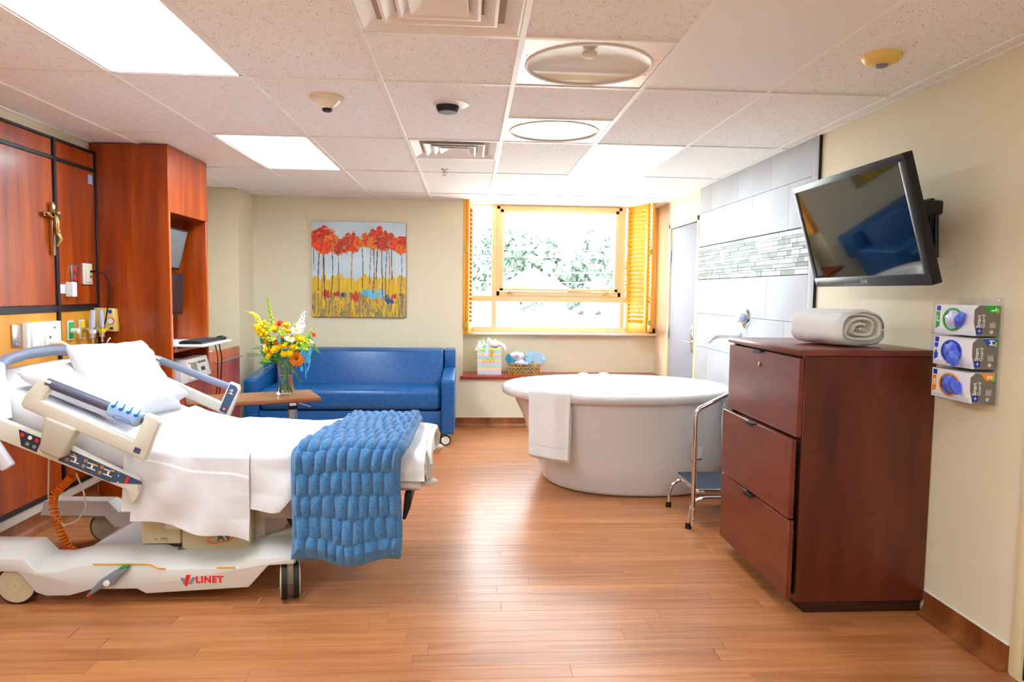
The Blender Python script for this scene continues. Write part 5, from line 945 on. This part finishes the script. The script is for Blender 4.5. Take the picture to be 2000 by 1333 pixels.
# ------------------------------------------------------------------ television
t = thing('television', 'flat black television tilted down on a wall bracket', 'television', (XR, 3.18, 1.55)); W_, H_ = .94, .55; tl_ = math.radians(16.7)
nrm = Vector((-math.cos(tl_), 0, -math.sin(tl_))); upd = Vector((-math.sin(tl_), 0, math.cos(tl_))); rt = Vector((0, -1, 0)); Mv = frame_M((1.80, 3.185, 1.763), rt, upd)     # local z = rt x up
zdir = 1 if Vector((Mv[0][2], Mv[1][2], Mv[2][2])).dot(nrm) > 0 else -1
def tvb(x0, x1, y0, y1, z0, z1, bev, nm, mt, par=None, **k):
    m = MB(); m.M = Mv; a, b = sorted((z0*zdir, z1*zdir)); m.box(x0, x1, y0, y1, a, b, bev); return m.part(nm, mt, par or t, **k)
bd = tvb(-W_/2, W_/2, -H_/2, H_/2, -.045, 0, .004, 'cabinet', 'black')
for a in ((-W_/2+.001, W_/2-.001, H_/2-.032, H_/2-.001), (-W_/2+.001, W_/2-.001, -H_/2+.001, -H_/2+.05), (-W_/2+.001, -W_/2+.03, -H_/2+.05, H_/2-.032), (W_/2-.03, W_/2-.001, -H_/2+.05, H_/2-.032)): tvb(a[0], a[1], a[2], a[3], -.002, .006, .002, 'bezel', 'bezel')
tvb(-W_/2+.03, W_/2-.03, -H_/2+.05, H_/2-.032, -.002, .0015, 0, 'screen', 'screen', smooth=0)
m = MB(); mm = Mv.copy()
m.text('LG', .02, Mv @ Matrix.Translation((.012, -H_/2+.026, .0065*zdir)), .03); m.M = Mv; m.lathe([(.009, .006*zdir), (.009, .007*zdir), (.0065, .007*zdir), (.0065, .006*zdir)], (-.018, -H_/2+.026, 0), 20, caps=False); m.part('logo', 'lgrey', t, smooth=0)
m = MB(); m.M = Mv; m.lathe([(.006, .006*zdir), (.006, .008*zdir)], (-W_/2+.035, -H_/2+.022, 0), 12); m.part('receiver', 'navy_d', t)
tvb(-.32, .32, -.14, .16, -.075, -.044, .012, 'back_housing', 'black')
m = MB(); m.box(XR-.02, XR-.001, 3.05, 3.30, 1.62, 1.90, .004); m.box(1.90, XR-.01, 3.14, 3.2, 1.70, 1.80, .006); m.tube([(1.86, 3.06, 1.86), (2.02, 3.06, 1.84), (2.04, 3.06, 1.70), (1.94, 3.06, 1.64)], .016, 10); m.part('bracket', 'black', t)
m = MB(); m.box(1.86, 1.99, 2.83, 2.88, 1.80, 1.86, .01); m.part('tilt_arm', 'black', t); m = MB(); m.tube([(1.88, 2.86, 1.84), (1.975, 2.86, 1.82), (1.985, 2.86, 1.62)], .012, 10); m.part('tilt_arm', 'black', t); m = MB(); m.box(1.97, XR-.001, 3.1, 3.3, 1.80, 1.84, .004); m.part('tilt_arm', 'black', t)
# ------------------------------------------------------------------ glove dispenser
GY0, GY1, GX0 = 2.612, 2.855, 1.985
t = thing('glove_dispenser', 'clear acrylic wall rack holding three glove boxes', 'rack', (XR, 2.7, 1.02))
B(XR-.004, XR-.001, 2.60, GY1, 1.02, 1.452, .001, 1).part('back_plate', 'clear', t, smooth=0)
lv = [(1.30, 1.436), (1.168, 1.296), (1.03, 1.164)]
for z0, z1 in lv:
    B(GX0-.004, GX0-.001, GY0-.0, GY1, z0-.004, z1-.035 if 0 else z1, .0005, 1).part('front_plate', 'clear', t, smooth=0) if 0 else None
    m = MB()
    for a in ((GX0-.004, GX0-.001, GY0-.002, GY1, z0-.005, z0+.02), (GX0-.004, GX0-.001, GY0-.002, GY1, z1-.012, z1-.004), (GX0-.004, GX0-.001, GY1-.02, GY1, z0, z1-.004)): m.box(*a)
    m.part('front_lip', 'clear', t, smooth=0)
    B(GX0-.004, XR-.004, GY0-.002, GY1, z0-.005, z0-.002).part('rack_shelf', 'clear', t, smooth=0); B(GX0-.004, XR-.004, GY1-.003, GY1, z0-.004, z1-.01).part('rack_side', 'clear', t, smooth=0)
m = MB(); m.lathe([(.006, 0), (.006, -.004), (.003, -.006)], (XR-.004, 2.622, 1.443), 14, axis='x'); m.part('screw', 'chrome', t)
for (z0, z1), mc, let, lab in zip(lv, ('gl_g', 'gl_b', 'gl_o'), 'LMS', ('top glove box with green size mark', 'middle glove box with blue size mark and a glove hanging out', 'bottom glove box with orange size mark')):
    z0 += .0; h = .122; b = thing('glove_box', lab, 'glove box', (2.04, 2.7, z0), 'glove boxes in the wall rack'); y0, y1, x0, x1 = GY0+.004, GY1-.008, GX0+.004, XR-.008; zt = z0+h
    B(x0, x1, y0, y1, z0, zt, .0015, 1).part('carton', 'carton', b)
    e = MB(); e.prism([(x0+.012, z0+.001), (x1-.0005, z0+.001), (x1-.0005, zt-.001), (x0+.018, zt-.001), (x0+.0, zt-.018), (x0+.0, z0+.05)], 'y', y0-.001, y0+.001); e = e.part('end_panel', 'cartongrey', b, smooth=0)
    m = MB(); m.prism([(x0+.04, zt-.002), (x1-.002, zt-.002), (x1-.002-.012, zt-.03), (x0+.062, zt-.03)], 'y', y0-.0018, y0); m.part('size_flash', mc, e, smooth=0); m = MB(); m.box(x1-.013, x1-.003, y0-.0019, y0, zt-.032, zt-.012); m.part('lime_flash', 'limeink', e, smooth=0)
    fm = lambda yy, zz, xx: frame_M((xx, y0-.002, zz), (0, 0, 1), (-1, 0, 0))
    m = MB(); m.text(let, .03, fm(0, zt-.017, x1-.024), .03); m.text('Smart', .021, fm(0, z0+.058, x0+.018), .02); m.text('Guard', .021, fm(0, z0+.059, x0+.037), 0); m.part('lettering', 'ink', e, smooth=0)
    m = MB(); m.box(x0+.01, x0+.034, y0-.0018, y0, z0+.008, z0+.032); lg = m.part('logo_square', 'medblue', e, smooth=0); m = MB(); cx_, cz_ = x0+.022, z0+.02
    for a in (0, 45, 90, 135): c_, s_ = math.cos(math.radians(a)), math.sin(math.radians(a)); L = .009 if a % 90 == 0 else .005; m.prism([(cx_+L*c_, cz_+L*s_), (cx_-.0016*s_, cz_+.0016*c_), (cx_-L*c_, cz_-L*s_), (cx_+.0016*s_, cz_-.0016*c_)], 'y', y0-.0024, y0-.0018)
    m.part('logo_star', 'ink', lg, smooth=0)
    m = MB(); m.lathe([(.008, 0), (.008, .0004)], (x1-.03, y0-.0014, z0+.016), 16, axis='y')
    for i in range(5): m.box(x1-.038+i*.005, x1-.0355+i*.005, y0-.0018, y0, z0+.032, z0+.056-.004*(i % 2))
    m.part('small_print', 'lgrey', e, smooth=0)
    # dispensing window in the long face (faces into the room)
    yc, zc = (y0+y1)/2+.005, z0+h/2; xf = x0-.0005
    def ov(s): return [(xf, yc+s*.062*math.cos(2*PI*k/40), zc+s*.048*math.sin(2*PI*k/40)) for k in range(40)]
    m = MB(); m.loft([ov(1.0), ov(.84)], caps=False); m.loft([[(p[0]-.001, p[1], p[2]) for p in ov(1.0)], [(p[0]-.001, p[1], p[2]) for p in ov(.84)]], caps=False); m.part('window_ring', mc, b, smooth=0); m = MB(); m.poly([(p[0]-.0004, p[1], p[2]) for p in ov(.84)]); m.part('window', 'hole', b, smooth=0)
    m = MB(); m.surf(lambda u, v: (xf-.001-.012*math.sin(u*PI)*math.sin(v*PI)-.004*nz(u*9, v*5, z0*9), yc+.049*(u-.5)*1.9*math.sqrt(max(.02, 1-(2*v-1)**2*.9)), zc+.078*(v-.5)), 24, 16); m.part('gloves', 'glove' if let != 'L' else 'film', b, smooth=80)
    m = MB()
    if let == 'M':
        for k, (dy, L) in enumerate(((-.02, .05), (-.005, .058), (.012, .045))): m.tube([(xf-.012, yc-.04+dy*.4, zc-.005), (xf-.026, yc-.04+dy, zc-.03), (xf-.024, yc-.04+dy*1.5, zc-L)], [.018, .012, .007], 10)
        m.part('hanging_glove', 'glove', b)
    else:
        m.tube([(xf-.004, yc-.04, zc-.02), (xf-.02, yc-.065, zc+.005), (xf-.012, yc-.075, zc+.03 if let == 'L' else zc-.03)], [.016, .02, .01], 10); m.part('hanging_glove', 'glove', b)
    m = MB(); m.prism([(y1-.03, z0+.03), (y1-.008, z0+.02), (y1-.008, zt-.03), (y1-.03, zt-.03)], 'x', xf-.0006, xf+.0005); m.part('corner_mark', mc, b, smooth=0); m = MB(); m.text(let, .032, frame_M((xf-.0008, y1-.02, zc), (0, -1, 0), (0, 0, 1)), .03); m.part('lettering', 'ink', b, smooth=0); m = MB(); m.box(xf-.0006, xf, y1-.034, y1-.01, zt-.026, zt-.006); m.part('logo_square', 'medblue', b, smooth=0)
# ------------------------------------------------------------------ gifts on the window shelf
SZ = .553
t = thing('gift_bag', 'pastel striped gift bag with white tissue on the window shelf', 'gift bag', (.2, 7.5, SZ)); gx0, gx1, gy0, gy1, gh = .085, .345, 7.46, 7.58, .29
cols = ['s_blue', 's_lil', 's_pnk', 's_yel', 's_blue', 's_grn', 's_lil', 's_pnk', 's_yel', 's_grn', 's_blue', 's_pnk', 's_yel', 's_blue', 's_grn', 's_yel']; m = MB(); uc = sorted(set(cols)); N = len(cols)
for i, c in enumerate(cols): m.mi = uc.index(c); m.box(gx0, gx1, gy0, gy1, SZ+gh*i/N, SZ+gh*(i+1)/N)
m.part('bag', uc, t, smooth=0)
m = MB(); m.text('BABY', .06, frame_M(((gx0+gx1)/2-.005, gy0-.001, SZ+.145), (1, 0, 0), (0, 0, 1)), .01); m.lathe([(.008, 0), (.008, .001)], ((gx0+gx1)/2-.01, gy0, SZ+.085), 5, axis='y'); m.part('lettering', 'gold', t, smooth=0)
m = MB(); m.prism([(.155, SZ+.20), (.2, SZ+.205), (.205, SZ+.30), (.175, SZ+.31)], 'y', gy0-.006, gy0-.002); m.part('gift_tag', 'tissue_w', t); m = MB(); m.prism([(.215, SZ+.20), (.25, SZ+.17), (.26, SZ+.26), (.225, SZ+.275)], 'y', gy0-.005, gy0-.002); m.part('gift_tag', 'gold', t)
for i, (dx, hh, dy, mc) in enumerate(((-.09, .09, 0, 'tissue_w'), (-.03, .11, .02, 'tissue_w'), (.04, .10, 0, 'tissue_w'), (-.06, .05, -.02, 'mint'))):
    m = MB(); cx, cy = .205+dx, 7.52+dy; rdm = random.Random(i); pts = []
    m.surf(lambda u, v: (cx+(.055*(1-.5*v))*math.cos(2*PI*u)*(1+.25*math.sin(6*PI*u+i)), cy+.045*(1-.5*v)*math.sin(2*PI*u), SZ+gh-.03+hh*v*(1+.35*math.sin(4*PI*u+i))), 24, 6); m.part('tissue', mc, t, smooth=0, recalc=False)
t = thing('plush_toy', 'white plush toy peeking out of the gift bag', 'toy', (.27, 7.5, SZ+gh)); m = MB(); m.ball((.265, 7.50, SZ+gh+.04), .055, 1.2, .9, .8, 3); m.part('head', 'fluff', t); m = MB(); m.ball((.27, 7.462, SZ+gh+.028), .036, 1.2, .7, .6, 2); m.part('muzzle', 'fluff_g', t); m = MB(); m.tube([(.31, 7.48, SZ+gh+.05), (.36, 7.47, SZ+gh+.02), (.385, 7.465, SZ+gh-.02)], [.02, .026, .018], 10); m.part('ear', 'fluff', t); m = MB(); m.tube([(.22, 7.5, SZ+gh+.07), (.215, 7.5, SZ+gh+.1)], [.02, .008]); m.part('ear', 'fluff', t)
t = thing('wicker_basket', 'golden openwork wicker basket on the window shelf', 'basket', (.6, 7.5, SZ)); bx0, bx1, by0, by1, bh = .43, .765, 7.43, 7.60, .125
m = MB(); m.box(bx0+.02, bx1-.02, by0+.01, by1-.01, SZ, SZ+.008); m.part('bottom', 'wicker', t)
for z in (.004, bh/3, 2*bh/3, bh):
    k = z/bh; m = MB(); a, b_, c, d = bx0+.025*(1-k), bx1-.025*(1-k), by0+.01*(1-k), by1-.01*(1-k); m.tube([(a, c, SZ+z), (b_, c, SZ+z), (b_, d, SZ+z), (a, d, SZ+z), (a, c+.001, SZ+z)], .0055, 6); m.part('hoop', 'wicker', t)
for side in range(4):
    L = (bx1-bx0-.02) if side % 2 == 0 else (by1-by0); nn_ = 16 if side % 2 == 0 else 8
    for lvl in range(3):
        m = MB(); pts = []
        for i in range(nn_+1):
            f = i/nn_; z = SZ+bh*(lvl+(i % 2))/3; pts.append({0: (bx0+.01+L*f, by0, z), 1: (bx1, by0+L*f, z), 2: (bx1-.01-L*f, by1, z), 3: (bx0, by1-L*f, z)}[side])
        [m.cyl(p_, q_, .0048, n=6) for p_, q_ in zip(pts, pts[1:])]; m.part('weave', 'wicker', t)
for i, (cx, cy, w_, hh, mc, dx) in enumerate(((.49, 7.49, .05, .15, 'tissue_t', -.03), (.56, 7.54, .06, .13, 'tissue_t', 0), (.66, 7.53, .07, .17, 'tissue_b', .03), (.71, 7.5, .05, .15, 'tissue_b', .05), (.62, 7.50, .06, .10, 'tissue_t', 0))):
    m = MB(); m.surf(lambda u, v: (cx+dx*v+w_*(.6+.7*v)*math.cos(2*PI*u)*(1+.2*math.sin(6*PI*u+i)), cy+.035*(.7+.6*v)*math.sin(2*PI*u), SZ+.015+(hh+.03)*v*(1+.2*math.sin(4*PI*u+i*2))), 28, 6); m.top('tissue_paper', mc, (cx, cy, SZ+.015), ('bright blue tissue at the left end of the basket', 'blue tissue behind the plush elephant in the basket', 'tall pale blue tissue fan in the basket', 'pale blue tissue at the right end of the basket', 'low blue tissue in the middle of the basket')[i], 'tissue paper', 'tissue in the wicker basket', smooth=0, recalc=False)
t = thing('plush_elephant', 'white and grey plush animal sitting in the basket', 'toy', (.52, 7.46, SZ+.08)); m = MB(); m.ball((.545, 7.465, SZ+.13), .045, 1.3, .8, .9, 3); m.part('body', 'fluff', t); m = MB(); m.ball((.515, 7.45, SZ+.205), .052, 1, .9, .95, 3); m.part('head', 'fluff', t); m = MB(); m.ball((.51, 7.412, SZ+.205), .03, 1.1, .5, .9, 2); f = m.part('face', 'fluff_g', t); m = MB(); m.ball((.502, 7.395, SZ+.212), .0045); m.ball((.522, 7.396, SZ+.212), .0045); m.part('eyes', 'navy_d', f)
for dx in (-.05, .05): m = MB(); m.ball((.515+dx, 7.465, SZ+.215), .025, 1, .5, 1.1); m.part('ear', 'fluff', t)
for dx in (.02, .075): m = MB(); m.ball((.53+dx, 7.425, SZ+.125), .026, 1.1, .9, .8); m.part('paw', 'fluff_g', t)
